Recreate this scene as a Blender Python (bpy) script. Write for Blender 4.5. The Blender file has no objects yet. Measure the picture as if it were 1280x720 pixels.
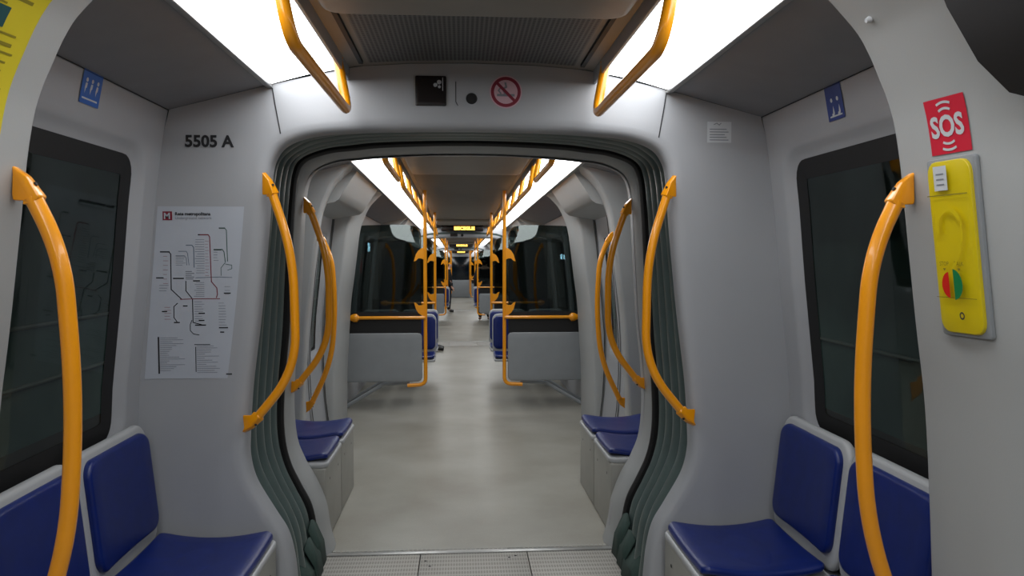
import bpy, bmesh, math, random
from mathutils import Vector, Matrix
random.seed(7)
COL = bpy.context.scene.collection
PI = math.pi

# ------------------------------------------------------------------ materials
def lin(c):
    c = c / 255.0
    return c / 12.92 if c <= 0.04045 else ((c + 0.055) / 1.055) ** 2.4
def rgb(r, g, b): return (lin(r), lin(g), lin(b), 1.0)
def mat(name, col, rough=0.5, metal=0.0, noise=0.0, nscale=8.0, bump=0.0, bscale=200.0, emit=None, estr=0.0, coat=0.0, spec=0.5):
    m = bpy.data.materials.new(name); m.use_nodes = True
    nt = m.node_tree; b = nt.nodes['Principled BSDF']
    b.inputs['Base Color'].default_value = col
    b.inputs['Roughness'].default_value = rough
    b.inputs['Metallic'].default_value = metal
    b.inputs['Coat Weight'].default_value = coat
    b.inputs['Specular IOR Level'].default_value = spec
    if emit:
        b.inputs['Emission Color'].default_value = emit
        b.inputs['Emission Strength'].default_value = estr
    tc = nt.nodes.new('ShaderNodeTexCoord')
    if noise > 0:
        n = nt.nodes.new('ShaderNodeTexNoise'); n.inputs['Scale'].default_value = nscale
        n.inputs['Detail'].default_value = 5
        nt.links.new(tc.outputs['Object'], n.inputs['Vector'])
        r = nt.nodes.new('ShaderNodeValToRGB')
        r.color_ramp.elements[0].position = 0.3; r.color_ramp.elements[1].position = 0.7
        r.color_ramp.elements[0].color = tuple(c * (1 - noise) for c in col[:3]) + (1,)
        r.color_ramp.elements[1].color = tuple(min(1, c * (1 + noise)) for c in col[:3]) + (1,)
        nt.links.new(n.outputs['Fac'], r.inputs['Fac'])
        nt.links.new(r.outputs['Color'], b.inputs['Base Color'])
    if bump > 0:
        n2 = nt.nodes.new('ShaderNodeTexNoise'); n2.inputs['Scale'].default_value = bscale
        nt.links.new(tc.outputs['Object'], n2.inputs['Vector'])
        bp = nt.nodes.new('ShaderNodeBump'); bp.inputs['Strength'].default_value = bump
        bp.inputs['Distance'].default_value = 0.002
        nt.links.new(n2.outputs['Fac'], bp.inputs['Height'])
        nt.links.new(bp.outputs['Normal'], b.inputs['Normal'])
    return m

M = {}
M['wall'] = mat('grey_laminate', rgb(158, 160, 164), 0.45, noise=0.04, nscale=1.5, bump=0.1)
M['pillar'] = mat('pale_grey_moulding', rgb(164, 166, 166), 0.42, noise=0.03, nscale=2, bump=0.08)
M['side_ceiling'] = mat('dark_grey_ceiling', rgb(130, 131, 135), 0.6, noise=0.04)
M['centre_ceiling'] = mat('warm_grey_ceiling', rgb(132, 129, 122), 0.5, noise=0.04)
M['centre_dark'] = mat('brown_grey_ceiling', rgb(98, 95, 88), 0.55, noise=0.04)
M['black'] = mat('black_rubber', rgb(7, 7, 8), 0.6, noise=0.1)
M['gap'] = mat('seam_dark', rgb(40, 40, 42), 0.8, noise=0.05)
M['yellow'] = mat('amber_enamel', rgb(236, 152, 12), 0.28, noise=0.05, nscale=6, coat=0.4)
M['seatblue'] = mat('navy_vinyl', rgb(0, 28, 100), 0.32, noise=0.12, nscale=20, bump=0.25, bscale=500)
M['shell'] = mat('white_seat_shell', rgb(172, 174, 176), 0.4, noise=0.03)
M['base'] = mat('grey_seat_base', rgb(158, 157, 150), 0.5, noise=0.05)
M['bellows'] = mat('green_grey_rubber', rgb(84, 98, 96), 0.3, noise=0.08, nscale=12)
M['flap'] = mat('dark_green_fabric', rgb(40, 62, 56), 0.8, noise=0.15, nscale=30, bump=0.5)
M['steel'] = mat('brushed_metal', rgb(170, 170, 168), 0.35, metal=0.8, noise=0.05, nscale=40)
M['lowpanel'] = mat('blue_grey_panel', rgb(136, 140, 143), 0.35, noise=0.04)
M['white'] = mat('white_print', rgb(188, 192, 196), 0.6, noise=0.02)
M['paper'] = mat('map_paper', rgb(172, 177, 186), 0.5, noise=0.02)
M['ink'] = mat('black_ink', rgb(22, 22, 26), 0.6, noise=0.05)
M['grey_ink'] = mat('grey_ink', rgb(118, 122, 130), 0.6, noise=0.05)
M['pale_ink'] = mat('pale_pink_ink', rgb(150, 110, 116), 0.6, noise=0.05)
M['red_ink'] = mat('dark_red_ink', rgb(120, 20, 44), 0.6, noise=0.05)
M['line_red'] = mat('line_red_ink', rgb(128, 52, 62), 0.6, noise=0.05)
M['line_green'] = mat('line_green_ink', rgb(52, 86, 76), 0.6, noise=0.05)
M['line_blue'] = mat('line_blue_ink', rgb(92, 106, 122), 0.6, noise=0.05)
M['signblue'] = mat('blue_sticker', rgb(28, 88, 172), 0.45, noise=0.05)
M['signnavy'] = mat('navy_sticker', rgb(26, 50, 122), 0.45, noise=0.05)
M['signred'] = mat('red_sticker', rgb(196, 24, 50), 0.45, noise=0.05)
M['signyellow'] = mat('yellow_poster', rgb(202, 186, 34), 0.5, noise=0.05)
M['boxyellow'] = mat('yellow_plastic', rgb(206, 184, 10), 0.35, noise=0.04, coat=0.3)
M['poster_text'] = mat('olive_ink', rgb(128, 118, 20), 0.6, noise=0.1)
M['teal'] = mat('teal_ink', rgb(14, 72, 78), 0.6, noise=0.1)
M['btn_red'] = mat('red_button', rgb(200, 30, 26), 0.3, noise=0.05)
M['btn_green'] = mat('green_button', rgb(10, 120, 70), 0.3, noise=0.05)
M['led'] = mat('amber_led', rgb(255, 215, 120), 0.5, emit=rgb(255, 205, 90), estr=3.0)
M['displayglass'] = mat('display_black', rgb(20, 12, 12), 0.25, noise=0.05)
M['pink'] = mat('no_smoking_backing', rgb(196, 160, 170), 0.5, noise=0.03)
M['cloth'] = mat('black_coat_cloth', rgb(20, 20, 24), 0.85, noise=0.2, nscale=30)
M['jeans'] = mat('dark_trouser_cloth', rgb(24, 26, 36), 0.85, noise=0.2, nscale=30)
M['skin'] = mat('skin', rgb(196, 150, 128), 0.55, noise=0.05)
M['hair'] = mat('dark_hair', rgb(24, 17, 13), 0.6, noise=0.2, nscale=60)
M['shoe'] = mat('black_shoe', rgb(12, 12, 13), 0.4, noise=0.1)
M['tunnel'] = mat('tunnel_concrete', rgb(92, 104, 102), 0.9, noise=0.3, nscale=1.2)
M['streak'] = mat('reflection_streak', rgb(130, 120, 116), 0.5, noise=0.1)
M['stripe'] = mat('reflection_band', rgb(92, 60, 56), 0.8, noise=0.2, nscale=3)
M['glow'] = mat('added_glow_blue', rgb(200, 225, 255), 0.5, emit=rgb(190, 220, 255), estr=14.0)
M['redglow'] = mat('added_glow_red', rgb(150, 30, 40), 0.5, emit=rgb(190, 30, 45), estr=1.2)

def emis(name, strength, col):
    m = bpy.data.materials.new(name); m.use_nodes = True
    nt = m.node_tree; nt.nodes.clear()
    o = nt.nodes.new('ShaderNodeOutputMaterial'); e = nt.nodes.new('ShaderNodeEmission')
    n = nt.nodes.new('ShaderNodeTexNoise'); n.inputs['Scale'].default_value = 0.7
    tc = nt.nodes.new('ShaderNodeTexCoord')
    mr = nt.nodes.new('ShaderNodeMapRange'); mr.inputs['To Min'].default_value = strength * 0.97; mr.inputs['To Max'].default_value = strength * 1.03
    nt.links.new(tc.outputs['Object'], n.inputs['Vector']); nt.links.new(n.outputs['Fac'], mr.inputs['Value'])
    nt.links.new(mr.outputs['Result'], e.inputs['Strength'])
    e.inputs['Color'].default_value = col
    nt.links.new(e.outputs['Emission'], o.inputs['Surface'])
    return m
M['light'] = emis('light_diffuser', 6.8, (0.965, 0.985, 1.0, 1))

def glassmat(name, tint, base_refl):
    m = bpy.data.materials.new(name); m.use_nodes = True
    nt = m.node_tree; nt.nodes.clear()
    o = nt.nodes.new('ShaderNodeOutputMaterial')
    tr = nt.nodes.new('ShaderNodeBsdfTransparent'); tr.inputs['Color'].default_value = tint
    gl = nt.nodes.new('ShaderNodeBsdfGlossy'); gl.inputs['Roughness'].default_value = 0.03
    gl.inputs['Color'].default_value = (0.9, 1.0, 0.97, 1)
    fr = nt.nodes.new('ShaderNodeLayerWeight'); fr.inputs['Blend'].default_value = 0.5
    pw = nt.nodes.new('ShaderNodeMath'); pw.operation = 'POWER'; pw.inputs[1].default_value = 4.5
    nt.links.new(fr.outputs['Facing'], pw.inputs[0])
    mr = nt.nodes.new('ShaderNodeMapRange'); mr.inputs['To Min'].default_value = base_refl; mr.inputs['To Max'].default_value = 0.7
    nt.links.new(pw.outputs[0], mr.inputs['Value'])
    mx = nt.nodes.new('ShaderNodeMixShader')
    nt.links.new(mr.outputs['Result'], mx.inputs['Fac'])
    nt.links.new(tr.outputs['BSDF'], mx.inputs[1]); nt.links.new(gl.outputs['BSDF'], mx.inputs[2])
    nt.links.new(mx.outputs['Shader'], o.inputs['Surface'])
    return m
M['glass'] = glassmat('tinted_window_glass', (0.62, 0.76, 0.71, 1), 0.05)
M['screenglass'] = glassmat('smoked_screen_glass', (0.27, 0.31, 0.30, 1), 0.05)

# floor: mottled lino
def floor_mat():
    m = mat('beige_grey_lino', rgb(150, 147, 137), 0.38)
    nt = m.node_tree; b = nt.nodes['Principled BSDF']
    tc = nt.nodes.new('ShaderNodeTexCoord')
    n = nt.nodes.new('ShaderNodeTexNoise'); n.inputs['Scale'].default_value = 1.6; n.inputs['Detail'].default_value = 6
    n2 = nt.nodes.new('ShaderNodeTexNoise'); n2.inputs['Scale'].default_value = 160
    nt.links.new(tc.outputs['Object'], n.inputs['Vector']); nt.links.new(tc.outputs['Object'], n2.inputs['Vector'])
    r = nt.nodes.new('ShaderNodeValToRGB'); r.color_ramp.elements[0].position = 0.3; r.color_ramp.elements[1].position = 0.7
    r.color_ramp.elements[0].color = rgb(137, 133, 122); r.color_ramp.elements[1].color = rgb(160, 158, 149)
    nt.links.new(n.outputs['Fac'], r.inputs['Fac'])
    mx = nt.nodes.new('ShaderNodeMixRGB'); mx.blend_type = 'OVERLAY'; mx.inputs['Fac'].default_value = 0.12
    nt.links.new(r.outputs['Color'], mx.inputs['Color1']); nt.links.new(n2.outputs['Fac'], mx.inputs['Color2'])
    nt.links.new(mx.outputs['Color'], b.inputs['Base Color'])
    return m
M['floor'] = floor_mat()

def grid_mat(name, base, dark, sx, sy, rad, rough=0.5, metal=0.0, bumpy=False):
    """dots on a regular grid of object X / Y"""
    m = mat(name, base, rough, metal)
    nt = m.node_tree; b = nt.nodes['Principled BSDF']
    tc = nt.nodes.new('ShaderNodeTexCoord'); sep = nt.nodes.new('ShaderNodeSeparateXYZ')
    nt.links.new(tc.outputs['Object'], sep.inputs[0])
    def mth(op, a, bb=None):
        n = nt.nodes.new('ShaderNodeMath'); n.operation = op
        for i, q in enumerate((a, bb)):
            if q is None: continue
            if isinstance(q, (int, float)): n.inputs[i].default_value = q
            else: nt.links.new(q, n.inputs[i])
        return n.outputs[0]
    fx = mth('SUBTRACT', mth('FRACT', mth('MULTIPLY', sep.outputs[0], 1 / sx)), 0.5)
    fy = mth('SUBTRACT', mth('FRACT', mth('MULTIPLY', sep.outputs[1], 1 / sy)), 0.5)
    d = mth('SQRT', mth('ADD', mth('MULTIPLY', fx, fx), mth('MULTIPLY', fy, fy)))
    inside = mth('LESS_THAN', d, rad)
    mx = nt.nodes.new('ShaderNodeMixRGB'); mx.inputs['Color1'].default_value = base; mx.inputs['Color2'].default_value = dark
    nt.links.new(inside, mx.inputs['Fac']); nt.links.new(mx.outputs['Color'], b.inputs['Base Color'])
    if bumpy:
        bp = nt.nodes.new('ShaderNodeBump'); bp.inputs['Distance'].default_value = 0.003; bp.inputs['Strength'].default_value = 0.6
        nt.links.new(inside, bp.inputs['Height']); nt.links.new(bp.outputs['Normal'], b.inputs['Normal'])
    return m
M['grille'] = grid_mat('perforated_metal', rgb(104, 104, 104), rgb(12, 12, 12), 0.0155, 0.0155, 0.34, 0.5, 0.2)
M['tread'] = grid_mat('ribbed_tread_plate', rgb(172, 169, 162), rgb(140, 137, 131), 0.014, 0.05, 0.36, 0.45, 0.35, True)

# ------------------------------------------------------------------ transforms of the carriages
PV = 3.66
def T_id(p): return Vector(p)
def T_car1(p): return Vector((p[0], 7.32 - p[1], p[2]))
PITCH, YAWL = 0.0157, 0.0035
def T_far(off):
    def f(p):
        d = p[1] + off - PV
        return Vector((p[0] - d * YAWL, PV + d, p[2] - d * PITCH))
    return f
T = T_id

# ------------------------------------------------------------------ object helpers
def thing(name, label, cat, base, group=None):
    o = bpy.data.objects.new(name, None); COL.objects.link(o)
    o.location = T(base); o.empty_display_size = 0.1
    o['label'] = label; o['category'] = cat
    if group: o['group'] = group
    return o
def tag(o, label, cat, group=None):
    o['label'] = label; o['category'] = cat
    if group: o['group'] = group
    return o
def wloc(o):
    v = Vector(o.location)
    while o.parent: o = o.parent; v += o.location
    return v

class MB:
    def __init__(s): s.v = []; s.f = []
    def add(s, vs, fs):
        k = len(s.v); s.v += [tuple(v) for v in vs]; s.f += [tuple(i + k for i in f) for f in fs]
    def grid(s, rows, closeu=False, closev=False, capends=False):
        k = len(s.v); R = len(rows); C = len(rows[0])
        for r in rows: s.v += [tuple(p) for p in r]
        for i in range(R if closev else R - 1):
            for j in range(C if closeu else C - 1):
                a = i * C + j; b = i * C + (j + 1) % C; i2 = (i + 1) % R
                s.f.append((k + a, k + b, k + i2 * C + (j + 1) % C, k + i2 * C + j))
        if capends:
            s.f.append(tuple(k + j for j in range(C))); s.f.append(tuple(k + (R - 1) * C + j for j in range(C)))
    def box(s, x0, x1, y0, y1, z0, z1, bev=0.0, fr=None):
        bm = bmesh.new(); bmesh.ops.create_cube(bm, size=1)
        for v in bm.verts:
            v.co = Vector(((x0 + x1) / 2 + v.co.x * (x1 - x0), (y0 + y1) / 2 + v.co.y * (y1 - y0), (z0 + z1) / 2 + v.co.z * (z1 - z0)))
        if bev > 0: bmesh.ops.bevel(bm, geom=list(bm.edges), offset=bev, segments=3, profile=0.5, affect='EDGES')
        bm.verts.index_update()
        vs = [v.co.copy() for v in bm.verts]; fs = [[v.index for v in f.verts] for f in bm.faces]; bm.free()
        if fr: vs = [fr(*v) for v in vs]
        s.add(vs, fs)
    def tube(s, pts, r, n=12, rf=None, fr=None, flat=None):
        """pts: centreline. rf(t)->(ra, rb) radii in the frame's two directions"""
        P = [Vector(p) for p in pts]; rows = []; up = None
        for i, p in enumerate(P):
            t = (P[min(i + 1, len(P) - 1)] - P[max(i - 1, 0)]).normalized()
            if up is None:
                up = Vector((0, 1, 0)) if abs(t.y) < 0.8 else Vector((1, 0, 0))
            a = (up - t * up.dot(t)).normalized(); up = a; b = t.cross(a)
            ra, rb = (r, r) if rf is None else rf(i / (len(P) - 1))
            rows.append([p + a * ra * math.cos(2 * PI * j / n) + b * rb * math.sin(2 * PI * j / n) for j in range(n)])
        if fr: rows = [[fr(*q) for q in r_] for r_ in rows]
        s.grid(rows, closeu=True, capends=True)
    def pad(s, fr, w, d, t, r, zf=None, edge=0.012, nseg=7, thick_bottom=0.0, m=6):
        """rounded-rectangle pad lying in (a,b), thickness t along c, mapped by fr(a,b,c)"""
        loops = []
        def loop(ins, c):
            rr = max(r - ins, 0.001); hw = w / 2 - ins; hd = d / 2 - ins; L = []
            cs = [(hw - rr, hd - rr, 0), (-(hw - rr), hd - rr, 90), (-(hw - rr), -(hd - rr), 180), (hw - rr, -(hd - rr), 270)]
            for q in range(4):
                cx, cy, a0 = cs[q]
                for k in range(nseg + 1):
                    an = math.radians(a0 + 90 * k / nseg); L.append((cx + rr * math.cos(an), cy + rr * math.sin(an)))
                nx, ny, na = cs[(q + 1) % 4]
                an = math.radians(a0 + 90); p0 = (cx + rr * math.cos(an), cy + rr * math.sin(an)); p1 = (nx + rr * math.cos(an), ny + rr * math.sin(an))
                for k in range(1, m): L.append((p0[0] + (p1[0] - p0[0]) * k / m, p0[1] + (p1[1] - p0[1]) * k / m))
            z = zf or (lambda a, b: 0)
            return [fr(a, b, c + z(a, b)) for a, b in L]
        loops.append(loop(edge * 0.3, 0))
        loops.append(loop(0, edge * 0.4))
        for k in range(4):
            an = PI / 2 * k / 3
            loops.append(loop(edge * (1 - math.cos(an)), t - edge + edge * math.sin(an)))
        mn = min(w, d) / 2
        base = []
        rr0 = [0.25, 0.5, 0.75, 0.93]
        def shrink(q):
            L = []
            rr = max(r - edge, 0.001); hw = w / 2 - edge; hd = d / 2 - edge
            cs = [(hw - rr, hd - rr, 0), (-(hw - rr), hd - rr, 90), (-(hw - rr), -(hd - rr), 180), (hw - rr, -(hd - rr), 270)]
            for i in range(4):
                cx, cy, a0 = cs[i]
                for k in range(nseg + 1):
                    an = math.radians(a0 + 90 * k / nseg); L.append((cx + rr * math.cos(an), cy + rr * math.sin(an)))
                nx, ny, na = cs[(i + 1) % 4]; an = math.radians(a0 + 90)
                p0 = (cx + rr * math.cos(an), cy + rr * math.sin(an)); p1 = (nx + rr * math.cos(an), ny + rr * math.sin(an))
                for k in range(1, m): L.append((p0[0] + (p1[0] - p0[0]) * k / m, p0[1] + (p1[1] - p0[1]) * k / m))
            z = zf or (lambda a, b: 0)
            return [fr(a * (1 - q), b * (1 - q), t + z(a * (1 - q), b * (1 - q))) for a, b in L]
        for q in rr0: loops.append(shrink(q))
        s.grid(loops, closeu=True)
        k = len(s.v) - len(loops[-1]); s.f.append(tuple(range(k, len(s.v))))
        k0 = len(s.v) - len(loops) * len(loops[0]); s.f.append(tuple(range(k0, k0 + len(loops[0]))))
    # flat shapes on a frame fr(u, v, h)
    def poly(s, fr, pts, h=0.001): s.add([fr(u, v, h) for u, v in pts], [tuple(range(len(pts)))])
    def bar(s, fr, u0, v0, u1, v1, h=0.001): s.poly(fr, [(u0, v0), (u1, v0), (u1, v1), (u0, v1)], h)
    def line(s, fr, pts, w, h=0.001):
        for (a, b), (c, d) in zip(pts, pts[1:]):
            l = math.hypot(c - a, d - b) or 1e-6; nx, ny = -(d - b) / l * w / 2, (c - a) / l * w / 2
            ex, ey = (c - a) / l * w * 0.3, (d - b) / l * w * 0.3
            s.poly(fr, [(a + nx - ex, b + ny - ey), (c + nx + ex, d + ny + ey), (c - nx + ex, d - ny + ey), (a - nx - ex, b - ny - ey)], h)
    def disc(s, fr, u, v, r, h=0.001, a0=0, a1=360, n=28):
        pts = [(u + r * math.cos(math.radians(a0 + (a1 - a0) * i / n)), v + r * math.sin(math.radians(a0 + (a1 - a0) * i / n))) for i in range(n + (0 if a1 - a0 == 360 else 1))]
        s.poly(fr, pts, h)
    def ring(s, fr, u, v, r0, r1, h=0.001, a0=0, a1=360, n=32):
        rows = []
        for i in range(n + 1):
            an = math.radians(a0 + (a1 - a0) * i / n)
            rows.append([fr(u + r * math.cos(an), v + r * math.sin(an), h) for r in (r0, r1)])
        s.grid(rows)
    def text(s, fr, txt, u, v, size, h=0.0015, bold=0.0, align='LEFT'):
        cu = bpy.data.curves.new('lettering', 'FONT'); cu.body = txt; cu.size = size; cu.align_x = align; cu.offset = bold
        cu.resolution_u = 3
        o = bpy.data.objects.new('lettering', cu); COL.objects.link(o)
        dg = bpy.context.evaluated_depsgraph_get(); me = bpy.data.meshes.new_from_object(o.evaluated_get(dg))
        s.add([fr(u + p.co.x, v + p.co.y, h) for p in me.vertices], [tuple(p.vertices) for p in me.polygons])
        bpy.data.objects.remove(o); bpy.data.curves.remove(cu); bpy.data.meshes.remove(me)
    def build(s, name, m, parent=None, smooth=40, recalc=True, kind=None, loc=None, solid=0.0):
        W = [T(v) for v in s.v]
        if parent is not None: org = wloc(parent)
        elif loc is not None: org = T(loc)
        else: org = Vector((0, 0, 0))
        me = bpy.data.meshes.new(name)
        me.from_pydata([v - org for v in W], [], s.f)
        bm = bmesh.new(); bm.from_mesh(me)
        bmesh.ops.remove_doubles(bm, verts=bm.verts, dist=1e-5)
        if recalc: bmesh.ops.recalc_face_normals(bm, faces=bm.faces)
        bm.to_mesh(me); bm.free()
        me.materials.append(m)
        for p in me.polygons: p.use_smooth = True
        me.set_sharp_from_angle(angle=math.radians(smooth))
        o = bpy.data.objects.new(name, me); COL.objects.link(o)
        if parent is not None: o.parent = parent
        elif loc is not None: o.location = org
        if solid:
            md = o.modifiers.new('thickness', 'SOLIDIFY'); md.thickness = solid; md.offset = 0
        if kind: o['kind'] = kind
        return o

def crom(pts, n=8):
    P = [Vector(p) for p in pts]; P = [P[0] * 2 - P[1]] + P + [P[-1] * 2 - P[-2]]; out = []
    for i in range(1, len(P) - 2):
        for k in range(n):
            t = k / n; a, b, c, d = P[i - 1:i + 3]
            out.append(0.5 * ((2 * b) + (c - a) * t + (2 * a - 5 * b + 4 * c - d) * t * t + (3 * b - a - 3 * c + d) * t ** 3))
    out.append(P[-2]); return out
def interp(tab, z):
    if z <= tab[0][0]: return tab[0][1]
    for (a, b), (c, d) in zip(tab, tab[1:]):
        if z <= c: return b + (d - b) * (z - a) / (c - a)
    return tab[-1][1]
def fillet(pts, r, n=6):
    P = [Vector(p) for p in pts]; out = [P[0]]
    for i in range(1, len(P) - 1):
        a = P[i - 1] - P[i]; b = P[i + 1] - P[i]; rr = min(r, a.length * 0.48, b.length * 0.48)
        p0 = P[i] + a.normalized() * rr; p1 = P[i] + b.normalized() * rr
        for k in range(n + 1):
            t = k / n; out.append(p0 * (1 - t) ** 2 + P[i] * 2 * t * (1 - t) + p1 * t * t)
    out.append(P[-1]); return out

# ------------------------------------------------------------------ section profiles (metres; car half width by height)
BWT = [(0, 1.30), (0.3, 1.335), (0.6, 1.35), (0.9, 1.347), (1.1, 1.335), (1.5, 1.29), (1.8, 1.262), (2.0, 1.236), (2.1, 1.221), (2.175, 1.204)]
def BW(z): return interp(BWT, z)
CEIL = [(1.2, 2.175), (0.8, 2.28), (0.47, 2.355), (0.25, 2.37), (0, 2.375)]
OPEN1 = [(0.715, 0), (0.733, 0.215), (0.746, 0.344), (0.772, 0.449), (0.822, 0.535), (0.895, 0.663), (0.921, 0.76), (0.922, 0.85), (0.907, 1.065), (0.87, 1.353), (0.835, 1.69), (0.818, 1.9), (0.80, 1.985), (0.752, 2.045), (0.65, 2.082), (0.5, 2.098), (0.25, 2.107), (0, 2.11)]
FAROUT = [(0.79, 0), (0.815, 0.13), (0.845, 0.285), (0.90, 0.40), (0.95, 0.51), (0.978, 0.63), (0.985, 0.78), (0.972, 1.0), (0.948, 1.25), (0.925, 1.7), (0.915, 1.85), (0.895, 2.01), (0.85, 2.088), (0.73, 2.133), (0.6, 2.15), (0.465, 2.165), (0.2, 2.177), (0, 2.18)]
FARIN = [(0.745, 0), (0.772, 0.10), (0.795, 0.24), (0.845, 0.37), (0.905, 0.48), (0.948, 0.60), (0.962, 0.78), (0.952, 1.0), (0.925, 1.25), (0.898, 1.7), (0.888, 1.85), (0.868, 1.98), (0.825, 2.05), (0.72, 2.098), (0.6, 2.115), (0.46, 2.128), (0.2, 2.14), (0, 2.143)]
def half_smooth(tab, n=6):
    P = crom([(x, 0, z) for x, z in tab], n)
    return [(p.x, max(p.z, 0)) for p in P]
def full(tab):
    h = half_smooth(tab); return [(x, z) for x, z in h] + [(-x, z) for x, z in reversed(h[:-1])]
def body_outline_pt(x, z):
    """outer match of an opening point, right half"""
    if z < 1.6: return (BW(z), z)
    cx, cz = 0, 1.6; dx, dz = x - cx, z - cz
    outline = [(BW(1.6), 1.6), (BW(1.8), 1.8), (BW(1.98), 1.98), (BW(2.1), 2.1)] + CEIL
    best = None
    for (ax, az), (bx, bz) in zip(outline, outline[1:]):
        # ray (cx,cz)+t(dx,dz) with segment
        ex, ez = bx - ax, bz - az; den = dx * ez - dz * ex
        if abs(den) < 1e-9: continue
        t = ((ax - cx) * ez - (az - cz) * ex) / den; u = ((ax - cx) * dz - (az - cz) * dx) / den
        if t > 0 and -1e-6 <= u <= 1 + 1e-6: best = (cx + t * dx, cz + t * dz)
    return best or (0, 2.375)
def full_outer(tab):
    h = half_smooth(tab); o = [body_outline_pt(x, z) for x, z in h]; o[-1] = (0, 2.375)
    # snap: make sure corner points of the body outline exist
    return o + [(-x, z) for x, z in reversed(o[:-1])]

# ------------------------------------------------------------------ building blocks of a carriage
def rr_hit(hw, hh, r, an):
    c, s_ = math.cos(an), math.sin(an); lo, hi = 0.0, 5.0
    def sdf(t):
        x = abs(c * t) - (hw - r); y = abs(s_ * t) - (hh - r)
        return math.hypot(max(x, 0), max(y, 0)) + min(max(x, y), 0) - r
    for _ in range(40):
        m_ = (lo + hi) / 2
        if sdf(m_) > 0: hi = m_
        else: lo = m_
    return lo * c, lo * s_
def hole_loops(y0, y1, z0, z1, hy0, hy1, hz0, hz1, r, xf, mb, s):
    yc, zc = (hy0 + hy1) / 2, (hz0 + hz1) / 2; hw, hh = (hy1 - hy0) / 2, (hz1 - hz0) / 2
    A = [2 * PI * i / 96 for i in range(96)]
    for (a, b) in ((y0, z0), (y0, z1), (y1, z0), (y1, z1)): A.append(math.atan2(b - zc, a - yc) % (2 * PI))
    for (a, b) in ((-1, -1), (-1, 1), (1, -1), (1, 1)):
        for k in range(5):
            th = PI / 2 * k / 4
            A.append(math.atan2(b * (hh - r + r * math.sin(th)), a * (hw - r + r * math.cos(th))) % (2 * PI))
    A = sorted(set(round(a, 6) for a in A))
    def outer(an):
        c, q = math.cos(an), math.sin(an); t = 1e9
        if c > 1e-9: t = min(t, (y1 - yc) / c)
        if c < -1e-9: t = min(t, (y0 - yc) / c)
        if q > 1e-9: t = min(t, (z1 - zc) / q)
        if q < -1e-9: t = min(t, (z0 - zc) / q)
        return yc + c * t, zc + q * t
    def inner(an, ins=0):
        a, b = rr_hit(hw - ins, hh - ins, max(r - ins, 0.01), an); return yc + a, zc + b
    O = [outer(a) for a in A]; I = [inner(a) for a in A]
    rows = []
    for t in (1, 0.8, 0.6, 0.4, 0.2, 0.08, 0):
        row = []
        for (oy, oz), (iy, iz) in zip(O, I):
            y = iy + (oy - iy) * t; z = iz + (oz - iz) * t
            row.append((s * (xf(z) + (0.006 if t == 0 else 0)), y, z))
        rows.append(row)
    for ins, dx in ((0.012, 0.016), (0.03, 0.024), (0.045, 0.03)):
        rows.append([(s * (xf(z) + dx), y, z) for y, z in (inner(a, ins) for a in A)])
    mb.grid(rows, closeu=True)
    def band(i0, d0, i1, d1):
        m2 = MB(); m2.grid([[(s * (xf(z) + d), y, z) for y, z in (inner(a, i) for a in A)] for i, d in ((i0, d0), (i1, d1))], closeu=True); return m2
    def pane(ins, dx):
        m2 = MB(); R = [inner(a, ins) for a in A]
        rws = []
        for q in (1, 0.75, 0.5, 0.25):
            rws.append([(s * (xf(zc + (z - zc) * q) + dx), yc + (y - yc) * q, zc + (z - zc) * q) for y, z in R])
        m2.grid(rws, closeu=True); k = len(m2.v) - len(R); m2.f.append(tuple(range(k, len(m2.v)))); return m2
    return band, pane

NWIN = [0]; NDOOR = [0]; NTRIM = [0]
def strip_wall(mb, s, y0, y1, z0, z1, dx=0.0):
    zs = [z0] + [z for z, _ in BWT if z0 < z < z1] + [z1]
    mb.grid([[(s * (BW(z) + dx), y, z) for z in zs] for y in (y0, y1)])
def window(mb, s, y0, y1, hy0, hy1, hz0=0.86, hz1=1.985, r=0.10):
    strip_wall(mb, s, y0, y1, 0, 0.6)
    band, pane = hole_loops(y0, y1, 0.6, 2.175, hy0, hy1, hz0, hz1, r, BW, mb, s)
    NWIN[0] += 1
    w = bpy.data.objects.new('window_%d' % NWIN[0], None); COL.objects.link(w); w['kind'] = 'structure'
    w.location = T((s * BW(1.0), (hy0 + hy1) / 2, hz0))
    band(0.04, 0.028, 0.115, 0.034).build('rubber_seal', M['black'], w)
    pane(0.11, 0.036).build('glass_pane', M['glass'], w)
def door(mb, s, y0, y1, side_label):
    # wall above the door and the leaves
    strip_wall(mb, s, y0, y1, 2.0, 2.175)
    NDOOR[0] += 1
    d = bpy.data.objects.new('door_%d' % NDOOR[0], None); COL.objects.link(d); d['kind'] = 'structure'
    d.location = T((s * 1.33, (y0 + y1) / 2, 0))
    ym = (y0 + y1) / 2
    for a, b in ((y0 + 0.02, ym - 0.008), (ym + 0.008, y1 - 0.02)):
        lf = MB(); xf = lambda z: BW(z) + 0.005
        zs = [0.02, 0.2]; lf.grid([[(s * xf(z), y, z) for z in zs] for y in (a, b)])
        band, pane = hole_loops(a, b, 0.2, 2.0, a + 0.13, b - 0.13, 0.75, 1.85, 0.07, xf, lf, s)
        leaf = lf.build('door_leaf', M['wall'], d, solid=0.0)
        band(0.04, 0.028, 0.06, 0.032).build('rubber_seal', M['black'], leaf)
        pane(0.055, 0.036).build('glass_pane', M['glass'], leaf)
    for a in (y0 + 0.008, ym, y1 - 0.008):
        g = MB(); g.grid([[(s * (BW(z) - 0.012), y, z) for z in (0.02, 0.3, 0.6, 0.9, 1.4, 1.7, 2.0)] for y in (a - 0.018, a + 0.018)])
        g.build('door_edge_rubber', M['black'], d)

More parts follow.
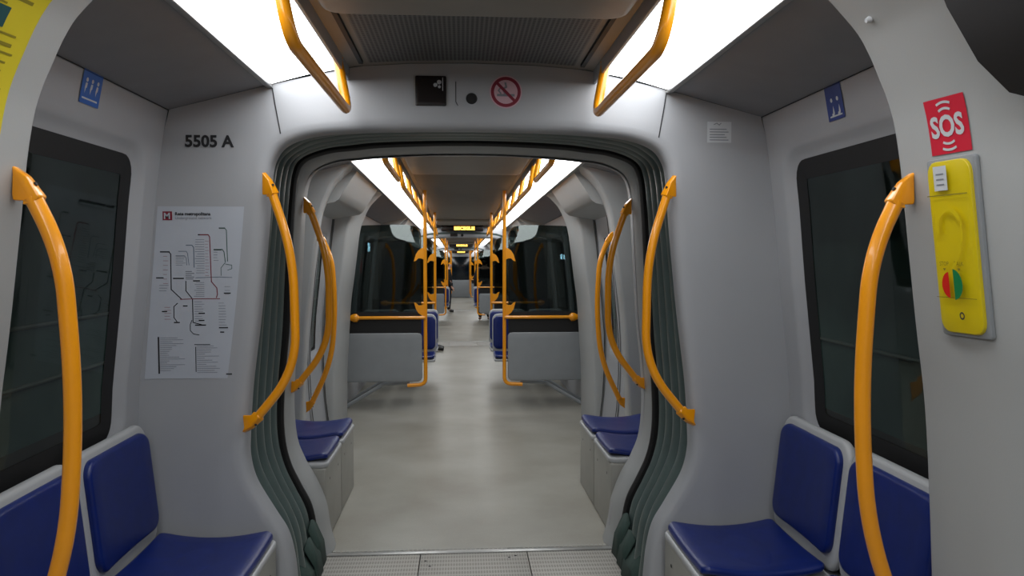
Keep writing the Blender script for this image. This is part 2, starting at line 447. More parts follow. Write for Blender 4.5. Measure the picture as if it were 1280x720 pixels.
PP = [(0, 1.185), (0.5, 1.178), (0.764, 1.162), (1.02, 1.147), (1.23, 1.13), (1.43, 1.102), (1.73, 1.064), (1.84, 1.05), (1.93, 1.033), (1.99, 1.014), (2.05, 0.988), (2.1, 0.965), (2.15, 0.935), (2.2, 0.89), (2.235, 0.855), (2.262, 0.82), (2.28, 0.79)]
_pp = crom([(x, 0, z) for z, x in PP], 5); PP = [(p.z, p.x) for p in _pp]
def PX(z): return interp(PP, z)
TAPER = 0.14
def pillar(s, ya, yb, name, taperdir):
    """portal rib from y=ya to yb; taperdir +1: recedes toward larger y"""
    mb = MB(); zs = []
    for z, _ in PP: zs.append(z)
    zz = sorted(set(zs + [0.25, 0.9, 1.12, 1.33, 1.58]))
    def out(z):
        if z <= 1.9: return (BW(z) + 0.01, z)
        return (PX(z) + 0.26, z + (z - 1.9) * 0.25)
    def tap(y): return TAPER * ((y - ya) if taperdir > 0 else (yb - y))
    ch = 0.03
    secs = []
    for y, dx in ((ya, 0.022), (ya + 0.006, 0.008), (ya + 0.02, 0.0), ((ya + yb) / 2, 0), (yb - 0.02, 0), (yb - 0.006, 0.008), (yb, 0.022)):
        secs.append([(s * (PX(z) + dx + tap(y)), y, z) for z in zz])
    o0 = [(s * out(z)[0], ya, out(z)[1]) for z in zz]; o1 = [(s * out(z)[0], yb, out(z)[1]) for z in zz]
    mb.grid([o0] + secs + [o1])
    return mb.build(name, M['pillar'], None, smooth=50, kind='structure')

CAR = {1: 'nearest carriage', 2: 'second carriage', 3: 'third carriage', 4: 'last carriage'}
SD = {-1: 'left', 1: 'right'}

def end_panel(y, dirn, open_tab, name):
    """transverse panel around the gangway; dirn = +1: faces larger y"""
    mb = MB(); I = full(open_tab); O = full_outer(open_tab)
    rows = []
    for (dist, dy) in ((0.0, -0.075), (0.0, -0.035), (0.004, -0.018), (0.014, -0.006), (0.03, 0.0), (0.06, 0.002)):
        row = []
        for (ix, iz), (ox, oz) in zip(I, O):
            L = math.hypot(ox - ix, oz - iz) or 1; k = min(dist / L, 1)
            row.append((ix + (ox - ix) * k, y + dy * dirn, iz + (oz - iz) * k))
        rows.append(row)
    for k in (0.4, 0.7, 1.0):
        row = []
        for (ix, iz), (ox, oz) in zip(I, O):
            L = math.hypot(ox - ix, oz - iz); k2 = max(k, 0.07 / max(L, 0.08))
            row.append((ix + (ox - ix) * k2, y, iz + (oz - iz) * k2))
        rows.append(row)
    # top corner fill up to the sloping ceiling corner
    mb.grid(rows)
    for s in (-1, 1):
        mb.grid([[(s * 1.05, y + 0.001 * dirn, 2.05), (s * 1.05, y + 0.001 * dirn, 2.214)], [(s * BW(2.05), y + 0.001 * dirn, 2.05), (s * 1.2, y + 0.001 * dirn, 2.175)]])
    return mb.build(name, M['wall'], None, smooth=35, kind='structure')

def seat(fr, label, group, base=True, w=0.555, cw=0.485):
    """fr(a,b,c): a = across, b = out from the back, c = up"""
    t = thing('metro_seat', label, 'seat', fr(0, 0.3, 0.0), group)
    rec = lambda z: 0.045 * (0.92 - z) / 0.42       # backrest leans back towards the top
    m1 = MB(); m1.pad(lambda a, b, c: fr(a, 0.008 + c + rec(0.70 + b), 0.70 + b), w, 0.47, 0.03, 0.075, edge=0.014); m1.build('back_shell', M['shell'], t)
    m2 = MB(); m2.pad(lambda a, b, c: fr(a, 0.29 + b, 0.425 + c), w - 0.01, 0.53, 0.028, 0.045, edge=0.012); m2.build('seat_pan', M['shell'], t)
    zb = lambda a, b: -0.010 * (1 - min(1, (abs(a) / (cw / 2))) ** 2)
    m3 = MB(); m3.pad(lambda a, b, c: fr(a, 0.034 + c + rec(0.715 + b), 0.715 + b), cw, 0.385, 0.03, 0.055, zf=zb, edge=0.014); m3.build('back_cushion', M['seatblue'], t)
    def zc(a, b):
        u = (b + 0.225) / 0.45   # 0 back, 1 front
        return 0.030 * (u - 0.48) ** 2 * 4 - 0.008 * (1 - min(1, (abs(a) / 0.22) ** 2)) - 0.016 * max(0, (u - 0.9) / 0.1) ** 2
    m4 = MB(); m4.pad(lambda a, b, c: fr(a * (1.0 - 0.08 * (b + 0.0)), 0.322 + b, 0.450 + c), cw, 0.45, 0.026, 0.03, zf=zc, edge=0.014, m=10); m4.build('seat_cushion', M['seatblue'], t)
    if base:
        m5 = MB(); m5.box(-w / 2 + 0.004, w / 2 - 0.004, 0.05, 0.545, 0.0, 0.425, 0.012, fr=fr); bo = m5.build('seat_base', M['base'], t)
        for aa in (-0.16, 0.14):
            m6 = MB(); m6.disc(lambda u, v, h: fr(u, 0.5465 + h, v), aa, 0.34, 0.008); m6.build('base_screw', M['gap'], bo, recalc=False)
    else:
        m5 = MB(); m5.tube([fr(0, 0.1, 0.35), fr(0, 0.25, 0.41), fr(0, 0.5, 0.42)], 0.022, 10); m5.build('support_bracket', M['lowpanel'], t)
    return t

def pole_rail(s, pts, r, label, group, ndir, bend=0.22, name='handrail'):
    """bowed grab rail with two wedge-shaped end mounts. pts: polyline from top tip to bottom tip; ndir: direction into the wall"""
    t = thing(name, label, 'handrail', pts[-1], group)
    P = fillet(pts, bend, 12)
    Wd = Vector(ndir).normalized(); L = [0]
    for a, b in zip(P, P[1:]): L.append(L[-1] + (b - a).length)
    cut = 0.075
    mid = [p for p, l in zip(P, L) if cut * 0.9 < l < L[-1] - cut * 0.9]
    def atl(l):
        for i in range(1, len(P)):
            if L[i] >= l: return P[i - 1].lerp(P[i], (l - L[i - 1]) / (L[i] - L[i - 1]))
    a0, a1 = atl(cut * 0.9), atl(L[-1] - cut * 0.9)
    mb = MB(); mb.tube([a0] + mid + [a1], r, 16); mb.build('rail', M['yellow'], t)
    for tip, inner in ((P[0], atl(cut)), (P[-1], atl(L[-1] - cut))):
        d = (inner - tip).normalized(); q = (Wd - d * Wd.dot(d)).normalized()
        th = d.cross(q).normalized()
        foot = tip + Vector((0, 0, (inner - tip).z)) * 1.0
        foot = foot + Wd * 0.012
        outl = [tip - d * 0.018 + q * 0.006, tip + d * 0.02 - q * r * 0.75, inner - q * r * 1.12, inner + d * 0.01, inner + q * r * 1.15, inner.lerp(foot, 0.45), foot, foot + (tip - foot) * 0.22 + Wd * 0.004, tip + q * 0.012]
        bm = bmesh.new(); lo = []; hi = []
        for k, p in enumerate(outl):
            w_ = r * 0.98 if 2 <= k <= 4 else r * 0.62
            lo.append(bm.verts.new(p - th * w_)); hi.append(bm.verts.new(p + th * w_))
        bm.faces.new(lo); bm.faces.new(hi[::-1]); n = len(lo)
        for k in range(n): bm.faces.new((lo[k], lo[(k + 1) % n], hi[(k + 1) % n], hi[k]))
        bmesh.ops.recalc_face_normals(bm, faces=bm.faces)
        bmesh.ops.bevel(bm, geom=[e for e in bm.edges], offset=0.005, segments=3, profile=0.5, affect='EDGES', clamp_overlap=True)
        bm.verts.index_update(); mm = MB(); mm.add([v.co.copy() for v in bm.verts], [[v.index for v in f.verts] for f in bm.faces]); bm.free()
        mt = mm.build('end_mount', M['yellow'], t)
        sc_ = MB(); c = tip.lerp(inner, 0.55) - q * r * 0.9 + q * 0.002; sc_.tube([c, c - q * 0.006], 0.005, 8); sc_.build('mount_screw', M['gap'], mt)
    return t

def carriage(ci, y_end=14.8, near_only=False, detail=True):
    cn = CAR[ci]
    e2 = y_end
    # floor / ceiling
    f = MB(); f.grid([[(x, y, 0) for x in (-1.4, -0.7, 0, 0.7, 1.4)] for y in [4.03 + (e2 - 3.96 - 0.1) * i / 6 for i in range(7)]]); f.build('floor', M['floor'], kind='structure', recalc=False)
    roof_shield = MB(); roof_shield.box(-1.42, 1.42, 4.1, e2 + 0.1, 2.42, 2.46); roof_shield.build('ceiling', M['gap'], kind='structure')  # unseen roof box, added to stop strip light leaking into the tunnel
    for s in (-1, 1):
        c = MB(); c.grid([[(s * 1.206, y, 2.174), (s * 1.0, y, 2.229), (s * 0.80, y, 2.281)] for y in (4.2, e2)])
        c.build('ceiling', M['side_ceiling'], kind='structure', recalc=False)
        side_shield = MB(); side_shield.grid([[(s * 1.2, y, 2.17), (s * 1.42, y, 2.42)] for y in (4.1, e2)])  # unseen side fill, added with the box above to block light
        side_shield.build('ceiling', M['gap'], kind='structure', recalc=False)
    c2 = MB(); c2.grid([[(s_, y, z) for s_, z in ((-0.525, 2.346), (-0.47, 2.356), (-0.25, 2.372), (0, 2.377), (0.25, 2.372), (0.47, 2.356), (0.525, 2.346))] for y in (4.2, e2)])
    c2.build('ceiling', M['centre_ceiling'], kind='structure', recalc=False)
    for s in (-1, 1):
        NTRIM[0] += 1
        tr = MB(); tr.box(s * 0.808 - 0.012, s * 0.808 + 0.012, 4.2, e2, 2.264, 2.284, 0.003)
        tr.build('trim_%d' % NTRIM[0], M['steel'], kind='structure')
        NTRIM[0] += 1
        tr = MB(); tr.box(s * 0.500 - 0.006, s * 0.500 + 0.006, 4.2, e2, 2.300, 2.36, 0.003)
        tr.build('trim_%d' % NTRIM[0], M['wall'], kind='structure')
        li = MB(); li.grid([[(s * x, y, z) for x, z in ((0.506, 2.347), (0.66, 2.318), (0.796, 2.281))] for y in [4.21 + (e2 - 4.22) * i / 12 for i in range(13)]])
        o = li.build('ceiling_light', M['light'], loc=(s * 0.64, 4.21, 2.32), recalc=False)
        tag(o, 'glowing white ceiling light strip along the %s side of the %s' % (SD[s], cn), 'ceiling light')
    # centre ceiling: grille, hanging lip panels, slots
    def ceiling_centre(ya, yb, lipa, lipb, tagpos):
        g = MB(); g.grid([[(x, y, z) for x, z in ((-0.405, 2.352), (-0.25, 2.362), (0, 2.368), (0.25, 2.362), (0.405, 2.352))] for y in (ya, yb)])
        o = g.build('ventilation_grille', M['grille'], loc=(0, (ya + yb) / 2, 2.368), recalc=False)
        tag(o, 'perforated grey ceiling vent grille above the gangway header, %s' % tagpos, 'vent')
        for s in (-1, 1):
            sl = MB(); sl.box(s * 0.437 - 0.008, s * 0.437 + 0.008, ya, yb, 2.346, 2.362)
            NTRIM[0] += 1; sl.build('trim_%d' % NTRIM[0], M['black'], kind='structure')
        lp = MB(); w = 0.90
        d = abs(lipb - lipa); yc = (lipa + lipb) / 2
        lp.pad(lambda a, b, c_: (a, yc + b, 2.37 - c_), w, d, 0.075, 0.07, edge=0.03)
        o = lp.build('ceiling_panel', M['centre_ceiling'], loc=(0, yc, 2.3))
        tag(o, 'rounded grey ceiling panel lip hanging beside the vent grille, %s' % tagpos, 'panel')
    ceiling_centre(4.28, 5.05, 5.04, 6.3, ('%s, near gangway' % cn) if ci > 1 else 'over the viewer')
    if not near_only:
        ceiling_centre(e2 - 0.95, e2 - 0.08, e2 - 2.1, e2 - 0.95, 'far end of the %s' % cn)
        bp = MB(); bp.box(-0.45, 0.45, 6.35, e2 - 2.15, 2.33, 2.37, 0.008); o = bp.build('ceiling_panel', M['centre_dark'], loc=(0, 9.5, 2.34))
        tag(o, 'long brownish grey centre ceiling panel of the %s' % cn, 'panel')
    else:
        bp = MB(); bp.box(-0.45, 0.45, 6.35, e2 - 0.1, 2.33, 2.37, 0.008); o = bp.build('ceiling_panel', M['centre_dark'], loc=(0, 8, 2.34))
        tag(o, 'long brownish grey centre ceiling panel behind the viewer', 'panel')
    # side walls
    for s in (-1, 1):
        w = MB()
        window(w, s, 4.2, 5.5, 4.335, 5.42, 0.86, 2.008, 0.12)
        strip_wall(w, s, 5.5, 5.9, 0, 2.175)
        door(w, s, 5.9, 7.25, SD[s])
        strip_wall(w, s, 7.25, 7.75, 0, 2.175)
        if near_only:
            window(w, s, 7.75, 9.5, 7.95, 9.4); strip_wall(w, s, 9.5, e2, 0, 2.175)
        else:
            window(w, s, 7.75, 9.5, 7.95, 9.42); window(w, s, 9.5, 11.25, 9.58, 11.05)
            strip_wall(w, s, 11.25, 11.75, 0, 2.175)
            door(w, s, 11.75, 13.1, SD[s])
            strip_wall(w, s, 13.1, 13.5, 0, 2.175)
            window(w, s, 13.5, 14.8, 13.58, 14.665, 0.86, 2.008, 0.12)
        w.build('wall_%s' % SD[s], M['wall'], kind='structure', recalc=False)
        prs = [(5.45, 5.9, -1, 1), (7.25, 7.7, 1, -1)]
        if not near_only: prs += [(11.3, 11.75, 1, 1), (13.1, 13.55, 1, -1)]
        for ya, yb, _, td in prs:
            NTRIM[0] += 1; pillar(s, ya, yb, 'trim_%d' % NTRIM[0], td)
        # door header housings
        hs = [(5.86, 7.29)] + ([] if near_only else [(11.71, 13.14)])
        for ya, yb in hs:
            NTRIM[0] += 1
            pr = ((0.84, 2.25), (0.909, 2.088), (0.976, 1.983), (1.043, 1.923), (1.24, 1.88)) if ci == 1 else ((0.83, 2.268), (0.93, 2.12), (0.965, 2.06), (1.0, 2.035), (1.24, 1.99))
            h = MB(); h.grid([[(s * x, y, z) for x, z in pr + ((1.24, 2.3), (0.86, 2.3))] for y in (ya, yb)], closeu=True, capends=True)
            h.build('trim_%d' % NTRIM[0], M['gap'] if ci == 1 else M['pillar'], kind='structure', smooth=25)  # nearest carriage: housing coloured dark and lowered to make the dark upper corner
    # end panels
    end_panel(4.2, 1, OPEN1 if ci == 1 else FARIN, 'wall_front' if ci == 1 else 'wall_rear')
    if not near_only and ci < 4: end_panel(e2, -1, OPEN1, 'wall_front')
    # overhead rails
    loops = [(4.37, 5.35)] + [(5.75 + 1.02 * k, 5.75 + 1.02 * k + 0.98) for k in range(2 if near_only else 7)]
    if not near_only: loops.append((13.65, 14.63))
    for s in (-1, 1):
        for k, (a, b) in enumerate(loops):
            pth = fillet([(s * 0.515, a, 2.352), (s * 0.475, a + 0.005, 2.142), (s * 0.475, b - 0.005, 2.142), (s * 0.515, b, 2.352)], 0.075)
            if ci == 1: lb = ['amber overhead grab loop hanging beside the near ceiling light, %s of the vent grille', 'amber overhead grab loop above the viewer on the %s', 'amber overhead grab loop behind the viewer on the %s'][k] % SD[s]
            else: lb = 'amber overhead grab loop, %s row of the %s, %s from its near end' % (SD[s], cn, ['first', 'second', 'third', 'fourth', 'fifth', 'sixth', 'seventh', 'eighth', 'ninth'][k])
            m = MB(); m.tube(pth, 0.0185, 12)
            if ci <= 2:
                t = thing('overhead_grab_loop', lb, 'handrail', (s * 0.49, (a + b) / 2, 2.14), 'overhead grab loops')
                lo = m.build('rail', M['yellow'], t)
                for yy in (a, b):
                    fl = MB(); fl.tube([(s * 0.515, yy, 2.352), (s * 0.5165, yy, 2.345)], 0.024, 14); fl.build('ceiling_flange', M['yellow'], t)
            else:
                o = m.build('overhead_grab_loop', M['yellow'], loc=(s * 0.49, (a + b) / 2, 2.14)); tag(o, lb, 'handrail', 'overhead grab loops')
    # seats in the end bays
    bays = [(0, 4.48, 'farther from' if ci == 1 else 'nearer', 1), (1, 5.01, '', 1)]
    for s in (-1, 1):
        fr1 = lambda yc: (lambda a, b, c_: (s * (1.345 - b), yc + a, c_))
        yl = [4.50, 5.06] + ([] if near_only else [14.50, 13.94])
        for k, yc in enumerate(yl):
            if ci == 1: lb = ['blue cushioned seat against the panel %s', 'blue cushioned seat next to the curved pillar, nearest the viewer on the %s'][k] % ({-1: 'below the map poster on the left', 1: 'on the right of the gangway'}[s] if k == 0 else SD[s])
            else: lb = 'blue side seat, %s of %s, %s' % (SD[s], cn, ['first past the gangway', 'second past the gangway', 'against its far end panel', 'one before its far end panel'][k])
            seat(fr1(yc), lb, 'side seats along the walls')
    # bowed grab rails on pillars and on the gangway edge
    for s in (-1, 1):
        for k, (yy, yp) in enumerate([(5.50, 5.45)] + ([] if near_only else [(13.50, 13.55)])):
            sg = 1 if k == 0 else 1
            pts = [(s * 1.055, yy, 1.792), (s * 0.965, yy, 1.60), (s * 0.945, yy, 1.25), (s * 0.975, yy, 0.86), (s * 1.145, yy, 0.51)]
            lb = {1: 'long bowed amber grab rail on the curved pillar nearest the viewer, %s side' % SD[s],
                  2: ['long bowed amber grab rail on the first pillar past the gangway, %s side' % SD[s], 'bowed amber grab rail on the last pillar of the second carriage, %s side' % SD[s]][k]}.get(ci, 'bowed amber grab rail on pillar %s the %s, %s side' % (['entering', 'leaving'][k], cn, SD[s]))
            pole_rail(s, pts, 0.0195, lb, 'bowed grab rails', (s * 1, 0, 0), 0.3)
        if ci == 1:
            yy = 4.245
            pts = [(s * 0.815, yy, 1.91), (s * 0.715, yy, 1.60), (s * 0.708, yy, 1.14), (s * 0.905, yy, 0.90)]
            pole_rail(s, pts, 0.018, 'bowed amber grab rail on the near edge of the gangway, %s of the bellows' % SD[s], 'gangway grab rails', (s * 0.85, -0.5, 0), 0.16)
        if ci == 2:
            yy = 4.12
            pts = [(s * 0.868, yy, 1.90), (s * 0.755, yy, 1.58), (s * 0.757, yy, 1.12), (s * 0.958, yy, 0.87)]
            pole_rail(s, pts, 0.018, 'bowed amber grab rail on the %s inner frame just beyond the bellows' % SD[s], 'gangway grab rails', (s * 0.95, 0.3, 0), 0.16)
    # partitions, poles and cross seats
    if not near_only:
        for s in (-1, 1):
            for k, (yp, dr) in enumerate(((7.9, 1), (11.1, -1))):
                partition(s, yp, dr, ci, k)
            for k, ys in enumerate((9.05, 10.05)):
                for q, xc in enumerate((0.575, 1.085)):
                    fr2 = (lambda a, b, c_, xc=xc, ys=ys: (s * (xc) + a, ys - b, c_ + 0.05))
                    lb = 'blue cross seat %s, %s of %s, %s row behind partition' % (['by the aisle', 'by the window'][q], SD[s], cn, ['first', 'second'][k])
                    if ci <= 3: seat(fr2, lb, 'cross seats behind the partitions', base=False, w=0.49, cw=0.465)

def partition(s, yp, dr, ci, k):
    cn = CAR[ci]
    t = thing('partition_screen', '%s smoked glass partition with amber pole and grey panel, %s in the %s' % (SD[s], ['first', 'rear'][k], cn), 'partition', (s * 0.8, yp, 0.28), 'partition screens')
    X0, X1 = 0.43, 1.33
    m = MB()
    xc = (X0 + X1) / 2 + 0.005
    m.pad(lambda a, b, c: (s * (xc + a), yp + 0.012 + (-c) + 0.0, 0.605 + b), X1 - X0 - 0.02, 0.51, 0.03, 0.05, edge=0.012)
    m.build('lower_panel', M['lowpanel'], t)
    g = MB()
    # glass sheet: top edge drops away from the aisle pole
    top = [(0.45, 1.88), (0.47, 1.93), (0.51, 1.96), (0.6, 1.975), (0.8, 1.975), (1.0, 1.97), (1.15, 1.96), (1.21, 1.93)]
    rows = []
    for x, zt in top:
        x1 = x if x < 1.2 else 1.23
        rows.append([(s * x1, yp - 0.004, 0.86 + (zt - 0.86) * q / 6) for q in range(7)])
    g.grid(rows); g.build('glass_pane', M['screenglass'], t, solid=0.008)
    b = MB(); b.box(min(s * 0.45, s * 1.31), max(s * 0.45, s * 1.31), yp - 0.012, yp + 0.004, 0.855, 1.075); b.build('glass_base_strip', M['black'], t)
    pl = MB(); pth = fillet([(s * 0.41, yp, 2.35), (s * 0.41, yp, 0.32), (s * 0.60, yp, 0.31)], 0.07); pl.tube(pth, 0.0195, 14); pl.build('pole', M['yellow'], t)
    r = MB(); r.tube([(s * 0.41, yp - 0.03, 1.018), (s * 1.13, yp - 0.03, 1.018)], 0.0175, 12)
    cb = r.build('crossbar', M['yellow'], t)
    e = MB(); e.tube([(s * 1.085, yp - 0.03, 1.018), (s * 1.11, yp - 0.03, 1.018), (s * 1.14, yp - 0.03, 1.018), (s * 1.19, yp - 0.03, 1.018)], 0.02, 12, rf=lambda q: (0.018 + 0.014 * math.sin(q * PI), 0.018 + 0.034 * math.sin(q * PI) ** 2))
    e.build('end_mount', M['yellow'], cb)
    for zc, up in ((1.665, 1), (1.15, -1)):
        f = MB()
        pts = [(0.0, -0.02), (0.0, 0.105), (0.03, 0.098), (0.06, 0.075), (0.085, 0.035), (0.105, -0.035), (0.085, -0.03), (0.06, -0.005), (0.03, -0.005)]
        if up > 0: P = [(u, v) for u, v in pts]
        else: P = [(u, -v + 0.02) for u, v in pts]
        A = [(s * (0.42 + u), yp - 0.022, zc - 0.03 + v) for u, v in P]; B = [(s * (0.42 + u), yp + 0.012, zc - 0.03 + v) for u, v in P]
        n = len(P); f.add(A + B, [tuple(range(n)), tuple(range(n, 2 * n))] + [(i, (i + 1) % n, n + (i + 1) % n, n + i) for i in range(n)])
        f.build('glass_clamp', M['yellow'], t)
    for dy in (0.05, 0.45):
        st = MB(); st.tube([(s * 0.58, yp + dy * dr, 0.335), (s * 0.85, yp + dy * dr, 0.32), (s * 1.32, yp + dy * dr, 0.04)], 0.02, 10); st.build('support_strut', M['lowpanel'], t)

def gangway(off_T, label, first):
    global T
    T = off_T
    A = full([(x + 0.02 if z < 2 else x, z + (0.012 if z > 1.99 else 0)) for x, z in OPEN1]); B = full(FAROUT)
    y0, y1 = (3.185, 3.99)
    t = thing('gangway_bellows', label, 'bellows', (0, (y0 + y1) / 2, 0))
    folds = 5; rows = []; N = folds * 10
    for i in range(N + 1):
        q = i / N; ph = (q * folds) % 1.0
        off = 0.008 + 0.085 * (1 - math.sin(PI * ph) ** 0.55 if 0 < ph < 1 else 1.0)
        row = []
        for j, ((ax, az), (bx, bz)) in enumerate(zip(A, B)):
            x = ax + (bx - ax) * q; z = az + (bz - az) * q
            # outward normal approx
            j0, j1 = max(j - 1, 0), min(j + 1, len(A) - 1)
            tx, tz = A[j1][0] - A[j0][0], A[j1][1] - A[j0][1]; L = math.hypot(tx, tz) or 1
            nx, nz = tz / L, -tx / L
            row.append((x + nx * off, y0 + (y1 - y0) * q, max(z + nz * off, 0.0)))
        rows.append(row)
    m = MB(); m.grid(rows); m.build('folded_skin', M['bellows'], t, smooth=60)
    # rubber seal between the bellows and the far frame
    r = MB(); rows = []
    for dy, o in ((-0.035, 0.05), (-0.035, -0.004), (-0.02, -0.014), (0.0, -0.014), (0.012, -0.004), (0.012, 0.05)):
        row = []
        for j, (bx, bz) in enumerate(B):
            j0, j1 = max(j - 1, 0), min(j + 1, len(B) - 1)
            tx, tz = B[j1][0] - B[j0][0], B[j1][1] - B[j0][1]; L = math.hypot(tx, tz) or 1
            row.append((bx + tz / L * o, y1 + 0.004 + dy, max(bz - tx / L * o, 0)))
        rows.append(row)
    r.grid(rows); r.build('rubber_seal', M['black'], t)
    # fabric flaps folded at floor level
    for s in (-1, 1):
        rnd = random.Random(3 + s)
        for (ya, yb, x0, z0, h) in ((3.46, 3.70, 0.750, 0.0, 0.16), (3.68, 3.85, 0.755, 0.0, 0.20), (3.83, 3.985, 0.762, 0.0, 0.24)):
            rws = []; f = MB()
            for i in range(3):
                q = i / 2
                rws.append([(s * (x0 + 0.06 * p - 0.018 * math.sin(p * 3) + 0.006 * rnd.uniform(-1, 1)), ya + (yb - ya) * q + 0.006 * rnd.uniform(-1, 1), z0 + h * p * (1 - 0.25 * abs(q - 0.5))) for p in (0, 0.5, 1.0)])
            f.grid(rws); f.build('fabric_flap', M['flap'], t, smooth=20, solid=0.006)
    # inner frame ring of the next carriage
    C = full(FARIN); ring = MB(); rows = []
    for q, y in ((0, 4.0), (0.25, 4.004), (0.6, 4.03), (0.85, 4.07), (1.0, 4.11), (1.0, 4.2)):
        rows.append([(bx + (cx - bx) * q, y, bz + (cz - bz) * q) for (bx, bz), (cx, cz) in zip(B, C)])
    ring.grid(rows); NTRIM[0] += 1; ring.build('trim_%d' % NTRIM[0], M['pillar'], kind='structure')
    # floor plates
    sp = MB(); sp.box(-1.3, 1.3, 2.95, 4.03, -0.06, -0.018); sp.build('floor', M['black'], kind='structure')
    for i, (a, b) in enumerate(((-1.1, -0.272), (-0.268, 0.298), (0.302, 1.1))):
        p = MB(); p.box(a, b, 3.1, 4.022, -0.016, 0.0, 0.002)
        o = p.build('tread_plate', M['tread'], loc=((a + b) / 2, 3.6, 0)); pl = o
        if first:
            scr = []
            for bx, by in ((-0.24, 3.93), (-0.215, 3.86), (0.20, 3.95), (0.235, 3.97), (-0.9, 3.7), (0.9, 3.7)):
                if a < bx < b: scr.append((bx, by))
            tag(o, '%s ribbed metal floor plate in the near gangway' % ['left', 'middle', 'right'][i], 'floor plate', 'gangway floor plates')
            for bx, by in scr:
                bl = MB(); bl.disc(lambda u, v, h: (u, v, h), bx, by, 0.007, 0.001); bl.build('plate_screw', M['gap'], o, recalc=False)
        else: tag(o, '%s ribbed floor plate of the %s' % (['left', 'middle', 'right'][i], label.split(' of the ')[-1] if ' of the ' in label else label), 'floor plate', 'gangway floor plates')
    th = MB(); th.box(-0.80, 0.80, 4.02, 4.06, -0.01, 0.007, 0.003)
    NTRIM[0] += 1; th.build('trim_%d' % NTRIM[0], M['steel'], kind='structure')
    th = MB(); n = 64
    for i in range(n): 
        x = -0.76 + 1.52 * i / (n - 1); th.box(x - 0.008, x + 0.008, 4.075, 4.10, 0.0, 0.0025)
    NTRIM[0] += 1; th.build('trim_%d' % NTRIM[0], M['base'], kind='structure')

# ================================================================== BUILD
# ---- nearest carriage (the one the viewer stands in)
T = T_car1
carriage(1, y_end=11.4, near_only=True)
bw = MB(); bw.box(-1.42, 1.42, 11.38, 11.42, 0, 2.45); bw.build('wall_back', M['wall'], kind='structure')

# ---- items on the near end panel (viewer's side), plane y = 3.12
T = T_id
YP = 3.12
pf = lambda u, v, h: (u, YP - 0.001 - h, v)
# seams of the header
for s in (-1, 1):
    sm = MB(); sm.line(pf, [(s * 0.80, 2.279), (s * 0.788, 2.20), (s * 0.768, 2.085)], 0.005, 0.002)
    NTRIM[0] += 1; sm.build('trim_%d' % NTRIM[0], M['gap'], kind='structure', recalc=False)

def deco(name, parts, label, cat, loc, fr):
    """parts: [(part_name, material, fn(mb))]; first is the body"""
    t = thing(name, label, cat, loc)
    for pn, m, fn in parts:
        mb = MB(); fn(mb); mb.build(pn, M[m], t, recalc=False, smooth=30)
    return t
def slab(mb, fr, u0, v0, u1, v1, h0, h1, r=0.004):
    mb.pad(lambda a, b, c: fr((u0 + u1) / 2 + a, (v0 + v1) / 2 + b, h0 + c), u1 - u0, v1 - v0, h1 - h0, r, edge=min(0.003, (h1 - h0) * 0.6), nseg=4, m=3)

# carriage number
t = MB(); t.text(pf, '5505 A', -1.142, 2.030, 0.064, 0.002, bold=0.0022)
o = t.build('carriage_number', M['ink'], loc=(-1.05, YP - 0.001, 2.03), recalc=False); tag(o, 'black lettering 5505 A on the grey panel above the map poster', 'lettering')

# map poster (follows the slight slant of the moulded panel)
def mp(cx, cy, h=0.0):      # poster drawing coordinates: 0..1 across, 0..1 down
    x0 = -1.252 + (-1.316 + 1.252) * cy; x1 = -0.906 + (-0.958 + 0.906) * cy
    return (x0 + (x1 - x0) * cx, YP - 0.0015 - h, 1.793 + (1.103 - 1.793) * cy)
def mq(px, py):             # sketch units of the poster drawing
    cy = (py - 50) / 625.0; left = 80 - 47 * cy; return ((px - left) / (322 - 5 * cy), cy)
def polyline(mb, pts, w, h): 
    P = [mp(*mq(*p)) for p in pts]; mb.line(lambda u, v, hh: (u, YP - 0.0015 - hh, v), [(p[0], p[2]) for p in P], w, h)
def mtxt(mb, s_, px, py, size, bold=0.0, h=0.0012):
    p = mp(*mq(px, py)); mb.text(lambda u, v, hh: (u, YP - 0.0015 - hh, v), s_, p[0], p[2], size, h, bold)
tp = thing('map_poster', 'white metro network map poster with red logo square on the left panel', 'poster', (-1.11, YP, 1.103))
mb = MB(); mb.grid([[mp(a / 4, b / 6, 0.0) for a in range(5)] for b in range(7)]); mb.build('paper', M['paper'], tp, recalc=False)
mb = MB(); a = mp(*mq(98, 68)); b = mp(*mq(133, 100)); mb.bar(lambda u, v, h: (u, YP - 0.0015 - h, v), a[0], b[2], b[0], a[2], 0.0008); lg = mb.build('logo_square', M['red_ink'], tp, recalc=False)
mb = MB(); mtxt(mb, 'M', 102, 95, 0.034, 0.0008, 0.0014); mb.build('logo_letter', M['paper'], lg, recalc=False)
mb = MB(); mtxt(mb, 'Rete metropolitana', 143, 82, 0.0175, 0.0006); mb.build('title', M['ink'], tp, recalc=False)
mb = MB(); mtxt(mb, 'Underground network', 143, 96, 0.0155); mb.build('subtitle', M['grey_ink'], tp, recalc=False)
mb = MB()
polyline(mb, [(92, 214), (120, 214), (127, 222), (128, 350), (165, 386)], 0.0036, 0.001)
polyline(mb, [(180, 320), (180, 355), (203, 385), (204, 470), (240, 480)], 0.0034, 0.001)
polyline(mb, [(150, 400), (137, 412), (137, 452), (148, 468)], 0.003, 0.001)
polyline(mb, [(200, 462), (194, 478), (194, 500), (205, 512), (225, 516)], 0.0026, 0.001)
mb.build('dark_lines', M['ink'], tp, recalc=False)
mb = MB()
polyline(mb, [(232, 152), (262, 152), (267, 160), (271, 322), (290, 345), (292, 368), (288, 380)], 0.0036, 0.0011)
polyline(mb, [(160, 386), (215, 384), (300, 384)], 0.0028, 0.0011)
mb.build('red_line', M['line_red'], tp, recalc=False)
mb = MB()
polyline(mb, [(305, 128), (322, 128), (328, 136), (330, 248)], 0.003, 0.0011)
